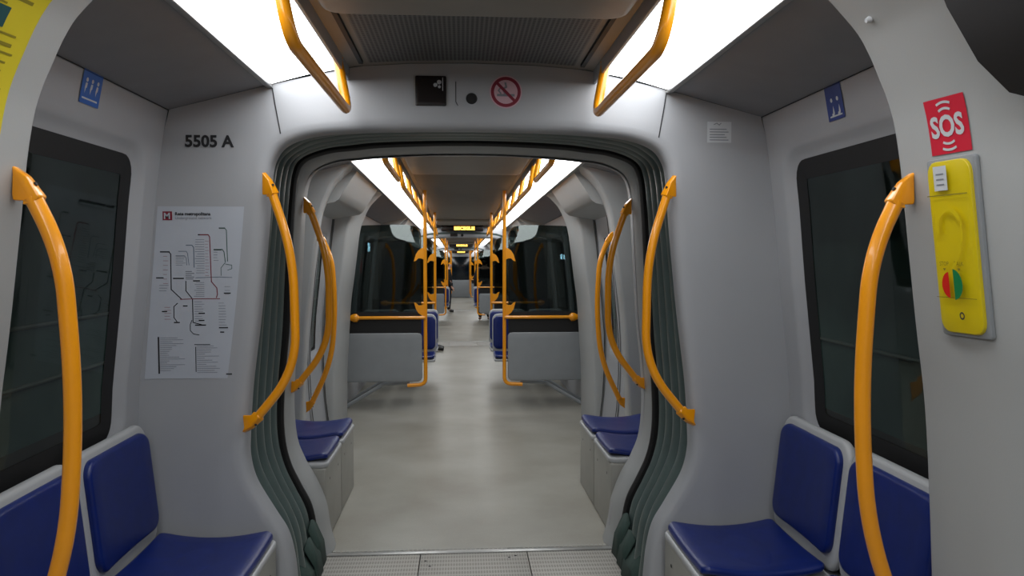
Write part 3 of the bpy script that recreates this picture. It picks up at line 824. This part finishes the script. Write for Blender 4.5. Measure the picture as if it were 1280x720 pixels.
polyline(mb, [(284, 205), (312, 205), (318, 214), (322, 250)], 0.003, 0.0011)
polyline(mb, [(322, 252), (306, 272), (306, 300)], 0.002, 0.0011)
polyline(mb, [(322, 258), (345, 262), (345, 275), (330, 280)], 0.002, 0.0011)
mb.build('green_lines', M['line_green'], tp, recalc=False)
mb = MB()
polyline(mb, [(182, 190), (203, 190), (209, 198), (210, 270)], 0.003, 0.001)
polyline(mb, [(155, 212), (183, 212), (187, 220), (192, 262)], 0.002, 0.001)
polyline(mb, [(145, 228), (176, 228), (182, 236), (184, 262)], 0.002, 0.001)
polyline(mb, [(215, 308), (300, 305), (345, 307)], 0.002, 0.001)
mb.build('blue_lines', M['line_blue'], tp, recalc=False)
mbg = MB(); mbp = MB(); mbd = MB(); R = random.Random(5)
def ticks(mb_, x0, x1, y0, y1, n, w=0.0016):
    for i in range(n):
        y = y0 + (y1 - y0) * i / max(n - 1, 1); polyline(mb_, [(x0, y), (x1 - R.random() * abs(x1 - x0) * 0.35, y)], w, 0.0009)
ticks(mbg, 247, 222, 170, 290, 15); ticks(mbp, 100, 118, 230, 345, 8); ticks(mbg, 245, 218, 325, 375, 8)
ticks(mbg, 210, 248, 395, 465, 9); ticks(mbg, 295, 322, 400, 480, 9); ticks(mbp, 104, 130, 415, 458, 5); ticks(mbg, 145, 180, 232, 262, 5)
ticks(mbp, 250, 264, 175, 300, 12, 0.0014); ticks(mbg, 280, 300, 215, 245, 4); ticks(mbg, 318, 340, 340, 368, 3); ticks(mbg, 86, 120, 335, 355, 3); ticks(mbg, 180, 210, 285, 312, 5, 0.003)
for (x, y, l) in ((90, 214, 32), (226, 152, 34), (302, 128, 20), (282, 206, 26), (136, 310, 36), (76, 308, 24), (96, 430, 16), (138, 470, 18), (207, 319, 22), (225, 437, 20), (225, 463, 18), (296, 490, 30), (300, 506, 12), (316, 364, 22), (170, 410, 14), (212, 480, 36)):
    polyline(mbd, [(x, y), (x + l, y)], 0.0046, 0.001)
# legend
for i in range(18):
    polyline(mbg, [(88, 526 + i * 7), (88 + 20 + R.random() * 66, 526 + i * 7)], 0.0016, 0.0009)
for i in range(14):
    polyline(mbg, [(216, 556 + i * 7.5), (216 + 24 + R.random() * 58, 556 + i * 7.5)], 0.0016, 0.0009)
polyline(mbd, [(82, 524), (84, 655)], 0.006, 0.001); polyline(mbd, [(212, 560), (212, 650)], 0.003, 0.001); polyline(mbd, [(208, 551), (262, 551)], 0.0026, 0.001); polyline(mbd, [(318, 660), (336, 660)], 0.005, 0.001)
mbg.build('small_print', M['grey_ink'], tp, recalc=False); mbp.build('pale_station_ticks', M['pale_ink'], tp, recalc=False); mbd.build('station_names', M['ink'], tp, recalc=False)

# white notice on the right panel
deco('notice_sticker', [('backing', 'white', lambda m: m.bar(pf, 0.972, 2.066, 1.074, 2.152, 0.0006)),
    ('print', 'grey_ink', lambda m: [m.bar(pf, 0.982, 2.075 + 0.011 * i, 1.062 - 0.008 * (i % 3), 2.0785 + 0.011 * i, 0.0014) for i in range(5)] + [m.line(pf, [(1.0, 2.14), (1.012, 2.146), (1.022, 2.138), (1.03, 2.146)], 0.003, 0.0014)])],
    'small white printed notice high on the right panel', 'sticker', (1.02, YP, 2.07), pf)
# header items
deco('camera_window', [('black_glass', 'displayglass', lambda m: slab(m, pf, -0.231, 2.202, -0.106, 2.322, 0, 0.006, 0.006)),
    ('painted_reflection', 'wall', lambda m: [m.disc(pf, -0.150, 2.285, 0.008, 0.0075), m.disc(pf, -0.135, 2.296, 0.009, 0.0075), m.disc(pf, -0.134, 2.278, 0.006, 0.0075), m.bar(pf, -0.122, 2.262, -0.119, 2.315, 0.0075)]),  # pale discs and bar drawn as light reflections on the glass
    ('frame', 'steel', lambda m: [m.bar(pf, -0.237, 2.200, -0.232, 2.324, 0.002), m.bar(pf, -0.105, 2.200, -0.101, 2.324, 0.002)])],
    'square black glass panel on the gangway header, left of centre', 'panel', (-0.168, YP, 2.2), pf)
mb = MB(); mb.tube([(-0.004, YP, 2.234), (-0.004, YP - 0.008, 2.234)], 0.023, 22, rf=lambda q: (0.023 - 0.004 * q,) * 2)
o = mb.build('sensor_button', M['black'], loc=(-0.004, YP, 2.234)); tag(o, 'round black sensor dome on the header between black square and no smoking sign', 'sensor')
mb = MB(); mb.line(pf, [(-0.068, 2.30), (-0.068, 2.22), (-0.060, 2.205)], 0.003, 0.001); NTRIM[0] += 1; mb.build('trim_%d' % NTRIM[0], M['gap'], kind='structure', recalc=False)
U, V = 0.135, 2.262
deco('no_smoking_sign', [('backing', 'pink', lambda m: m.disc(pf, U, V, 0.066, 0.0006)),
    ('red_ring', 'red_ink', lambda m: (m.ring(pf, U, V, 0.048, 0.061, 0.0014), m.line(pf, [(U - 0.038, V + 0.038), (U + 0.038, V - 0.038)], 0.012, 0.0018))),
    ('cigarette', 'grey_ink', lambda m: (m.bar(pf, U - 0.036, V - 0.018, U + 0.036, V - 0.008, 0.0012), m.line(pf, [(U - 0.004, V - 0.006), (U - 0.012, V + 0.012), (U + 0.002, V + 0.02), (U - 0.002, V + 0.036)], 0.008, 0.0012), m.line(pf, [(U - 0.02, V - 0.006), (U - 0.03, V + 0.006), (U - 0.022, V + 0.016)], 0.006, 0.0012)))],
    'round no smoking sign with red ring on the gangway header', 'sign', (U, YP, V), pf)

# blue stickers on the side walls
def sf(s, yc, zc):
    return lambda u, v, h: (s * (BW(zc + v) - 0.002 - h), yc - s * u, zc + v)
f1 = sf(-1, 2.51, 2.125)
def fig(m, f, u, sc=1.0, h=0.0015):
    m.disc(f, u, 0.022 * sc, 0.007 * sc, h); m.poly(f, [(u - 0.006 * sc, 0.012 * sc), (u + 0.006 * sc, 0.012 * sc), (u + 0.011 * sc, -0.022 * sc), (u + 0.004 * sc, -0.034 * sc), (u - 0.008 * sc, -0.030 * sc), (u - 0.004 * sc, -0.012 * sc)], h)
f1b = lambda u, v, h: f1(-u, v, h)
deco('priority_sticker', [('blue_backing', 'signblue', lambda m: m.bar(f1, -0.062, -0.052, 0.062, 0.052, 0.0006)),
    ('white_figures', 'white', lambda m: [fig(m, f1b, uu, 0.95) for uu in (-0.036, 0.0, 0.034)] + [m.bar(f1, -0.05, -0.038, 0.048, -0.032, 0.0016)])],
    'bright blue priority sticker with white figures above the left window', 'sticker', (-1.23, 2.66, 2.125), f1)
f2 = sf(1, 2.52, 2.118)
deco('priority_sticker', [('navy_backing', 'signnavy', lambda m: m.bar(f2, -0.055, -0.060, 0.055, 0.064, 0.0006)),
    ('white_figures', 'white', lambda m: [fig(m, lambda u, v, h: f2(u, v - 0.015, h), uu, 1.0) for uu in (-0.018, 0.022)] + [m.bar(f2, -0.04, -0.049, 0.042, -0.044, 0.0016)])],
    'dark blue priority sticker with two white figures above the right window', 'sticker', (1.23, 2.632, 2.128), f2)

# ---- pillar-mounted signs on the right: surface X of the nearest pillar (near face tapers outward toward the viewer)
def pillar_frame(s, y0, z0):
    """u runs from far to near (to the right on the right-hand pillar)"""
    def f(u, v, h):
        y = y0 - u; z = z0 + v
        return (s * (PX(z) + TAPER * (1.87 - y) - 0.0015 - h), y, z)
    return f
f3 = pillar_frame(1, 1.742, 1.955 - 0.06)
def sos(m):
    m.text(lambda u, v, h: f3(0.057 + (u - 0.057) * 0.84, v, h), 'SOS', 0.057, -0.022, 0.066, 0.002, bold=0.0022, align='CENTER')
    for k, (r, dv) in enumerate(((0.030, 0.0), (0.044, 0.0))):
        for sgn in (1, -1):
            m.ring(lambda u, v, h: f3(u, v, h), 0.057, sgn * 0.008, r - 0.001, r + 0.0045, 0.002, sgn * 90 - 32 + (6 if k else 0), sgn * 90 + 32 - (6 if k else 0), 12)
deco('sos_sticker', [('red_backing', 'signred', lambda m: m.grid([[f3(u, v, 0.0006) for u in (0.0, 0.06, 0.118)] for v in (-0.062, -0.03, 0, 0.03, 0.064)])), ('white_lettering', 'white', sos)],
    'red SOS sticker on the right pillar above the yellow intercom', 'sticker', (1.05, 1.74, 1.83), f3)
f4 = pillar_frame(1, 1.748, 1.618)
f4g = lambda u, v, h: f4(0.006 + (u - 0.008) * 0.82, v, h - 0.006)
def crescent(m):
    rows = []
    for i in range(17):
        an = math.radians(30 + 190 * i / 16)
        rows.append([f4(0.078 + r * math.cos(an) * 1.0, 0.055 + r * math.sin(an) * 1.6 - 0.0, hh) for r, hh in ((0.030, 0.018), (0.034, 0.022), (0.040, 0.018))])
    m.grid(rows)
ic = deco('emergency_intercom', [
    ('backing_plate', 'lowpanel', lambda m: slab(m, f4, -0.004, -0.208, 0.140, 0.205, 0, 0.010, 0.008)),
    ('yellow_cover', 'boxyellow', lambda m: slab(m, f4g, 0.008, -0.200, 0.160, 0.198, 0.008, 0.024, 0.030)),
    ('speaker_moulding', 'boxyellow', lambda m: (m.ring(f4g, 0.084, 0.045, 0.036, 0.047, 0.0335, 20, 200, 20), m.line(f4g, [(0.128, 0.065), (0.126, 0.02), (0.11, -0.02), (0.085, -0.05)], 0.006, 0.033))),
    ('cover_seam', 'poster_text', lambda m: m.bar(f4g, 0.012, 0.118, 0.156, 0.1205, 0.0312)), ('cover_seam', 'poster_text', lambda m: m.bar(f4g, 0.012, -0.118, 0.156, -0.1165, 0.0312)),
    ('paper_label', 'white', lambda m: m.bar(f4g, 0.042, 0.130, 0.090, 0.186, 0.0312)),
    ('label_print', 'grey_ink', lambda m: [m.bar(f4g, 0.052, 0.142 + i * 0.012, 0.080, 0.145 + i * 0.012, 0.032) for i in range(3)]),
    ('button_caption', 'poster_text', lambda m: (m.text(f4g, 'STOP', 0.035, -0.043, 0.014, 0.0318), m.text(f4g, 'TALK', 0.088, -0.043, 0.014, 0.0318), m.poly(f4g, [(0.046, -0.049), (0.058, -0.049), (0.052, -0.055)], 0.0318), m.poly(f4g, [(0.098, -0.049), (0.110, -0.049), (0.104, -0.055)], 0.0318))),
    ('red_button', 'btn_red', lambda m: m.disc(f4g, 0.072, -0.088, 0.031, 0.034, 98, 262, 18)),
    ('green_button', 'btn_green', lambda m: m.disc(f4g, 0.082, -0.086, 0.036, 0.036, -82, 82, 18)),
    
    ('keyhole', 'gap', lambda m: m.ring(f4g, 0.10, -0.158, 0.005, 0.009, 0.032))],
    'long yellow emergency intercom with red and green half-round buttons on the right pillar', 'intercom', (1.09, 1.72, 1.41), f4)
for c in ic.children:
    if c.name.startswith('red_button'): c['label'] = 'red half-round button'
    if c.name.startswith('green_button'): c['label'] = 'green half-round button'
mb = MB(); f5 = pillar_frame(1, 1.79, 2.165)
p0 = Vector(f5(0.0, 0, -0.002)); p1 = Vector(f5(0.0, -0.004, 0.012)); mb.tube([p0, p1], 0.009, 14, rf=lambda q: (0.009 - 0.004 * q,) * 2)
o = mb.build('screw_cap', M['white'], loc=f5(0, 0, 0)); tag(o, 'small white screw cap near the top of the right pillar', 'screw cap')

# yellow notice on the left pillar (follows the pillar curve)
f6 = lambda u, v, h: (-(PX(v) + TAPER * (1.87 - u) - 0.0015 - h), u, v)   # u = y, v = z
def sheet(m, u0, u1, v0, v1, h, nu=3, nv=14):
    m.grid([[f6(u0 + (u1 - u0) * i / nu, v0 + (v1 - v0) * j / nv, h) for j in range(nv + 1)] for i in range(nu + 1)])
def ytext(m):
    R = random.Random(11)
    for i in range(17):
        z = 2.14 - i * 0.018; e = 1.735 - 0.03 * R.random()
        if i in (1, 2, 3): e = 1.66
        m.grid([[f6(y, zz, 0.0015) for zz in (z - 0.004 - (0.003 if i % 5 == 0 else 0), z)] for y in (e, 1.66 if e > 1.66 else 1.64, 1.60, 1.50)])
deco('yellow_notice', [('sheet', 'signyellow', lambda m: sheet(m, 1.42, 1.758, 1.80, 2.178, 0.0006)), ('print', 'poster_text', ytext),
    ('teal_mark', 'teal', lambda m: m.grid([[f6(y, zz, 0.002) for zz in (2.075, 2.095, 2.115)] for y in (1.675, 1.60, 1.50)])),
    ('header_bar', 'poster_text', lambda m: m.grid([[f6(y, zz, 0.002) for zz in (2.158, 2.166)] for y in (1.755, 1.6, 1.45)]))],
    'tall yellow printed notice high on the left pillar', 'notice', (-1.0, 1.6, 1.8), f6)
deco('white_label', [('backing', 'white', lambda m: sheet(m, 1.50, 1.732, 1.735, 1.782, 0.0006, 2, 4)), ('print', 'btn_green', lambda m: sheet(m, 1.60, 1.70, 1.748, 1.756, 0.0015, 2, 2))],
    'small white label under the yellow notice on the left pillar', 'label', (-1.06, 1.6, 1.74), f6)
deco('red_sticker', [('backing', 'signred', lambda m: sheet(m, 1.50, 1.698, 1.45, 1.585, 0.0006, 2, 6))], 'narrow red sticker at the left edge on the left pillar', 'sticker', (-1.1, 1.6, 1.45), f6)

# ---- gangway and carriages beyond
gangway(T_id, 'dark green folded rubber bellows framing the gangway opening', True)
T = T_far(0.0); carriage(2)
gangway(T_far(11.6), 'small dark bellows at the far end of the second carriage', False)
T = T_far(11.6); carriage(3)
gangway(T_far(23.2), 'tiny dark bellows at the far end of the third carriage', False)
T = T_far(23.2); carriage(4)

# displays over the far gangways
for n, (off, lab) in enumerate(((0.0, 'second'), (11.6, 'third'), (23.2, 'last'))):
    T = T_far(off)
    dy = 14.55
    fr = lambda u, v, h: (u, dy - h, v)
    t = thing('led_display', 'amber LED destination display hanging at the far end of the %s carriage' % lab, 'display', (0, dy, 2.2))
    mb = MB(); mb.box(-0.40, 0.40, dy, dy + 0.20, 2.225, 2.37, 0.012); mb.build('housing', M['displayglass'], t)
    mb = MB(); mb.text(fr, 'BISCEGLIE', -0.155, 2.247, 0.088 if n == 0 else 0.085, 0.003, bold=0.004); mb.build('lettering', M['led'], t, recalc=False)
    bbx = [v.co.x for v in t.children[-1].data.vertices]
    mb = MB(); mb.bar(fr, -0.165, 2.24, 0.165, 2.345, 0.001); mb.build('lit_window', mat('led_glow%d' % n, rgb(60, 34, 10), 0.5, emit=rgb(200, 110, 20), estr=0.12, noise=0.1), t, recalc=False)
    if n == 2: continue
    fr = lambda u, v, h: (u, 14.8 - h - 0.004, v)
    mb = MB(); slab(mb, fr, -0.231, 2.13, -0.09, 2.19, 0, 0.006, 0.006); o = mb.build('camera_window', M['displayglass'], loc=(-0.16, 14.8, 2.15)); tag(o, 'small black glass panel on the far header of the %s carriage' % lab, 'panel')
    mb = MB(); mb.disc(fr, -0.0, 2.155, 0.026, 0.003); o = mb.build('sensor_button', M['black'], loc=(0, 14.8, 2.155), recalc=False); tag(o, 'black sensor dot on the far header of the %s carriage' % lab, 'sensor')

# cab bulkhead that closes the train
T = T_far(23.2)
y = 14.78
mb = MB(); mb.box(-1.42, 1.42, y, y + 0.04, 0, 2.42); mb.build('wall_end', M['wall'], kind='structure')
NDOOR[0] += 1
d = bpy.data.objects.new('door_%d' % NDOOR[0], None); COL.objects.link(d); d['kind'] = 'structure'; d.location = T((0, y, 0))
mb = MB(); mb.box(-0.45, 0.45, y - 0.05, y, 0.02, 0.88, 0.02); mb.build('door_lower_panel', M['lowpanel'], d)
mb = MB(); mb.box(-0.95, 0.95, y - 0.04, y - 0.005, 0.90, 2.05, 0.02); mb.build('dark_glass', mat('cab_glass', rgb(10, 22, 30), 0.12, noise=0.2), d)

# ------------------------------------------------------------------ people
def skin_mesh(name, joints, edges, m, parent, sub=2):
    """joints: {key: ((x,y,z), r)}; grown with a Skin modifier and baked to a mesh"""
    keys = list(joints); idx = {k: i for i, k in enumerate(keys)}
    me = bpy.data.meshes.new(name); org = wloc(parent)
    me.from_pydata([T(joints[k][0]) - org for k in keys], [(idx[a], idx[b]) for a, b in edges], [])
    o = bpy.data.objects.new(name, me); COL.objects.link(o)
    sk = o.modifiers.new('skin', 'SKIN'); me.skin_vertices  # created with the modifier
    if not me.skin_vertices: me.skin_vertices_ensure() if hasattr(me, 'skin_vertices_ensure') else None
    for i, k in enumerate(keys):
        r = joints[k][1]; r = r if isinstance(r, tuple) else (r, r)
        me.skin_vertices[0].data[i].radius = r
        me.skin_vertices[0].data[i].use_root = (i == 0)
    sb = o.modifiers.new('sub', 'SUBSURF'); sb.levels = sub; sb.render_levels = sub
    dg = bpy.context.evaluated_depsgraph_get(); nm = bpy.data.meshes.new_from_object(o.evaluated_get(dg))
    bpy.data.objects.remove(o); nm.name = name
    nm.materials.clear(); nm.materials.append(m)
    for p in nm.polygons: p.use_smooth = True
    o = bpy.data.objects.new(name, nm); COL.objects.link(o); o.parent = parent
    return o
def person(label, base, J, face):
    """J: joint positions relative to base; face = unit xy direction the person looks toward"""
    t = thing('person', label, 'person', base)
    P = {k: (Vector(base) + Vector(v)) for k, v in J.items()}
    R = dict(pelvis=0.125, spine=0.12, chest=0.145, neck=0.05, skull=0.085, crown=0.075)
    joints = {}; edges = [('pelvis', 'spine'), ('spine', 'chest'), ('chest', 'neck'), ('neck', 'skull'), ('skull', 'crown')]
    for k in ('pelvis', 'spine', 'chest', 'neck', 'skull', 'crown'): joints[k] = (P[k], R[k])
    fx, fy = face
    for sd in 'lr':
        for k, r in (('sh', 0.065), ('el', 0.042), ('wr', 0.028), ('palm', 0.036), ('hip', 0.09), ('kn', 0.06), ('an', 0.042), ('toe', 0.035)):
            joints[k + sd] = (P[k + sd], r)
        edges += [('chest', 'sh' + sd), ('sh' + sd, 'el' + sd), ('el' + sd, 'wr' + sd), ('wr' + sd, 'palm' + sd), ('pelvis', 'hip' + sd), ('hip' + sd, 'kn' + sd), ('kn' + sd, 'an' + sd), ('an' + sd, 'toe' + sd)]
        # fingers
        hv = (P['palm' + sd] - P['wr' + sd]).normalized(); side = hv.cross(Vector((fx, fy, 0.01))).normalized()
        for q in range(4):
            l = (0.066, 0.078, 0.072, 0.055)[q]; b = P['palm' + sd] + side * (q - 1.5) * 0.02
            joints['f%d%s' % (q, sd)] = (b + hv * 0.02, 0.010); joints['g%d%s' % (q, sd)] = (b + hv * (0.02 + l) + Vector((fx, fy, 0)) * 0.02, 0.008)
            edges += [('palm' + sd, 'f%d%s' % (q, sd)), ('f%d%s' % (q, sd), 'g%d%s' % (q, sd))]
        joints['t' + sd] = (P['palm' + sd] + Vector((fx, fy, 0)) * 0.05 + hv * 0.015, 0.010); edges.append(('palm' + sd, 't' + sd))
    nose = P['skull'] + Vector((fx, fy, 0)) * 0.095 + Vector((0, 0, -0.0)); joints['nose'] = (nose, 0.014); edges.append(('skull', 'nose'))
    body = skin_mesh('body', joints, edges, M['skin'], t)
    # clothing
    def sub(keys, ed, grow, name, m):
        jj = {}
        for k in keys: r = joints[k][1]; jj[k] = (joints[k][0], r + grow)
        skin_mesh(name, jj, ed, m, t)
    sub(['chest', 'spine', 'pelvis', 'shl', 'ell', 'wrl', 'shr', 'elr', 'wrr'], [('chest', 'spine'), ('spine', 'pelvis'), ('chest', 'shl'), ('shl', 'ell'), ('ell', 'wrl'), ('chest', 'shr'), ('shr', 'elr'), ('elr', 'wrr')], 0.022, 'coat', M['cloth'])
    sub(['pelvis', 'hipl', 'knl', 'anl', 'hipr', 'knr', 'anr'], [('pelvis', 'hipl'), ('hipl', 'knl'), ('knl', 'anl'), ('pelvis', 'hipr'), ('hipr', 'knr'), ('knr', 'anr')], 0.016, 'trousers', M['jeans'])
    for sd in 'lr':
        skin_mesh('shoe', {'a': (P['an' + sd] + Vector((0, 0, -0.015)), 0.05), 'b': (P['an' + sd].lerp(P['toe' + sd], 0.6), 0.045), 'c': (P['toe' + sd] + (P['toe' + sd] - P['an' + sd]).normalized() * 0.03, 0.036)}, [('a', 'b'), ('b', 'c')], M['shoe'], t)
    bk = Vector((-fx, -fy, 0))
    skin_mesh('hair', {'a': (P['crown'] + bk * 0.02 + Vector((0, 0, 0.015)), 0.082), 'b': (P['skull'] + bk * 0.045, 0.08), 'c': (P['neck'] + bk * 0.05 + Vector((0, 0, 0.05)), 0.05)}, [('a', 'b'), ('b', 'c')], M['hair'], t)
    # eyes and mouth
    sidev = Vector((-fy, fx, 0)); fw = Vector((fx, fy, 0))
    e = MB()
    for q in (-1, 1):
        c = P['skull'] + fw * 0.082 + sidev * 0.03 * q + Vector((0, 0, 0.03)); e.tube([c, c + fw * 0.006], 0.008, 8)
    e.build('eyes', M['ink'], t)
    e = MB(); c = P['skull'] + fw * 0.084 + Vector((0, 0, -0.045)); e.tube([c - sidev * 0.022, c, c + sidev * 0.022], 0.006, 8); e.build('mouth', M['red_ink'], t)
    return t
def stand(face, lean=0.0, h=1.75):
    k = h / 1.75; fx, fy = face; F_ = Vector((fx, fy, 0)); S = Vector((-fy, fx, 0)); Z = Vector((0, 0, 1))
    J = dict(pelvis=Z * 0.95, spine=Z * 1.15, chest=Z * 1.36, neck=Z * 1.50 + F_ * 0.01, skull=Z * 1.60 + F_ * 0.02, crown=Z * 1.67 + F_ * 0.01)
    for sd, q in (('l', 1), ('r', -1)):
        J['sh' + sd] = Z * 1.42 + S * 0.19 * q; J['el' + sd] = Z * 1.13 + S * 0.25 * q - F_ * 0.02; J['wr' + sd] = Z * 0.90 + S * 0.24 * q + F_ * 0.10
        J['palm' + sd] = Z * 0.83 + S * 0.235 * q + F_ * 0.13
        J['hip' + sd] = Z * 0.90 + S * 0.10 * q; J['kn' + sd] = Z * 0.50 + S * 0.11 * q + F_ * 0.02; J['an' + sd] = Z * 0.085 + S * 0.12 * q; J['toe' + sd] = Z * 0.045 + S * 0.13 * q + F_ * 0.15
    return {a: v * k for a, v in J.items()}
def sit(face, leg_out=0.0):
    fx, fy = face; F_ = Vector((fx, fy, 0)); S = Vector((-fy, fx, 0)); Z = Vector((0, 0, 1))
    J = dict(pelvis=Z * 0.60, spine=Z * 0.80, chest=Z * 1.00, neck=Z * 1.15 + F_ * 0.02, skull=Z * 1.25 + F_ * 0.05, crown=Z * 1.32 + F_ * 0.04)
    for sd, q in (('l', 1), ('r', -1)):
        J['sh' + sd] = Z * 1.06 + S * 0.19 * q; J['el' + sd] = Z * 0.80 + S * 0.23 * q + F_ * 0.06; J['wr' + sd] = Z * 0.69 + S * 0.13 * q + F_ * 0.28; J['palm' + sd] = Z * 0.675 + S * 0.10 * q + F_ * 0.34
        J['hip' + sd] = Z * 0.57 + S * 0.10 * q + F_ * 0.03; J['kn' + sd] = Z * 0.53 + S * 0.13 * q + F_ * 0.46; J['an' + sd] = Z * 0.085 + S * 0.12 * q + F_ * (0.50 + leg_out); J['toe' + sd] = Z * 0.045 + S * 0.12 * q + F_ * (0.65 + leg_out)
    return J
T = T_far(0.0)
person('seated person in dark clothes, one black shoe showing in the aisle', (-1.08, 13.96, 0), sit((1, 0), 0.06), (1, 0))
T = T_far(11.6)
person('standing person in a black coat behind the right partition of the third carriage', (0.66, 10.2, 0), stand((0, 1), 0, 1.80), (0, 1))
T = T_far(11.6)
person('distant standing person in dark clothes on the left of the aisle', (-0.42, 14.2, 0), stand((1, 0), 0, 1.72), (1, 0))

# ------------------------------------------------------------------ tunnel outside
T = T_id
for s in (-1, 1):
    mb = MB(); mb.box(min(s * 2.3, s * 2.5), max(s * 2.3, s * 2.5), -6, 42, -2.2, 3.6); mb.build('wall_tunnel_%s' % SD[s], M['tunnel'], kind='structure')
    mb = MB(); mb.box(min(s * 1.95, s * 2.3), max(s * 1.95, s * 2.3), -6, 42, 0.35, 0.62, 0.03); o = mb.build('reflection_band', M['stripe'], loc=(s * 2.1, 2, 0.35)); tag(o, 'dull reddish ledge standing in for a reflection, outside the %s windows' % SD[s], 'stripe')  # reddish box added for the red-brown band in the window reflections
    for z in (0.92, 1.22) if s < 0 else (1.05,):  # thin tubes added to imitate reflected lines in the window
        mb = MB(); mb.tube([(s * 2.26, -5, z), (s * 2.26, 10, z + 0.02), (s * 2.26, 41, z)], 0.011, 8); o = mb.build('reflection_streak', M['streak'], loc=(s * 2.26, 2, z)); tag(o, 'thin pale cable standing in for a reflection outside the %s window, %s' % (SD[s], 'lower' if z < 1 else 'upper'), 'streak')
mb = MB(); mb.box(-2.5, 2.5, -6, 42, -2.3, -2.2); mb.build('ground', M['tunnel'], kind='structure')
mb = MB(); mb.box(-2.5, 2.5, -6, 42, 3.6, 3.7); mb.build('ceiling_tunnel', M['tunnel'], kind='structure')
def add_glow(x, y, z, hw, hh, m, label):  # glowing boxes added for reflections and platform lights in the windows
    t = thing('added_glow', label, 'glow', (x, y, z))
    mb = MB(); s = 1 if x > 0 else -1
    mb.box(x - 0.03, x + 0.03, y - hw, y + hw, z - hh, z + hh, 0.01); mb.build('lens', m, t)
    mb = MB(); mb.box(min(x, x + s * 0.06) , max(x, x + s * 0.06), y - hw - 0.02, y + hw + 0.02, z - hh - 0.02, z + hh + 0.02, 0.01); mb.build('housing', M['gap'], t)

add_glow(-2.15, 17.3, 1.78, 0.09, 0.10, M['glow'], 'added blue-white lamp seen through the left window behind the partition')
add_glow(-2.15, 15.9, 1.50, 0.05, 0.26, M['redglow'], 'dull red glowing box standing in for a reflecting strip, outside the left window')  # red box made to shine in place of a reflecting strip
add_glow(2.15, 16.6, 1.56, 0.07, 0.055, M['glow'], 'small added blue-white lamp outside the right window, farther of two')
add_glow(2.15, 16.1, 1.56, 0.07, 0.055, M['glow'], 'small added blue-white lamp outside the right window, nearer of two')

# ------------------------------------------------------------------ world and camera
w = bpy.data.worlds.new('World'); bpy.context.scene.world = w; w.use_nodes = True
w.node_tree.nodes['Background'].inputs[0].default_value = (0.01, 0.012, 0.013, 1)
w.node_tree.nodes['Background'].inputs[1].default_value = 0.5
cam = bpy.data.cameras.new('Camera'); co = bpy.data.objects.new('Camera', cam); COL.objects.link(co)
f = 950.0
yaw = math.atan(62.5 / f); pit = math.atan(41.5 * math.cos(yaw) / f)
cam.sensor_width = 36; cam.lens = 36 * f / 1280; cam.clip_start = 0.02; cam.clip_end = 200
co.location = (-0.045, 0, 1.6); co.rotation_euler = (PI / 2 - pit, 0, -yaw)
bpy.context.scene.camera = co
sc = bpy.context.scene
sc.view_settings.view_transform = 'Standard'; sc.view_settings.look = 'None'; sc.view_settings.exposure = 0; sc.view_settings.gamma = 1
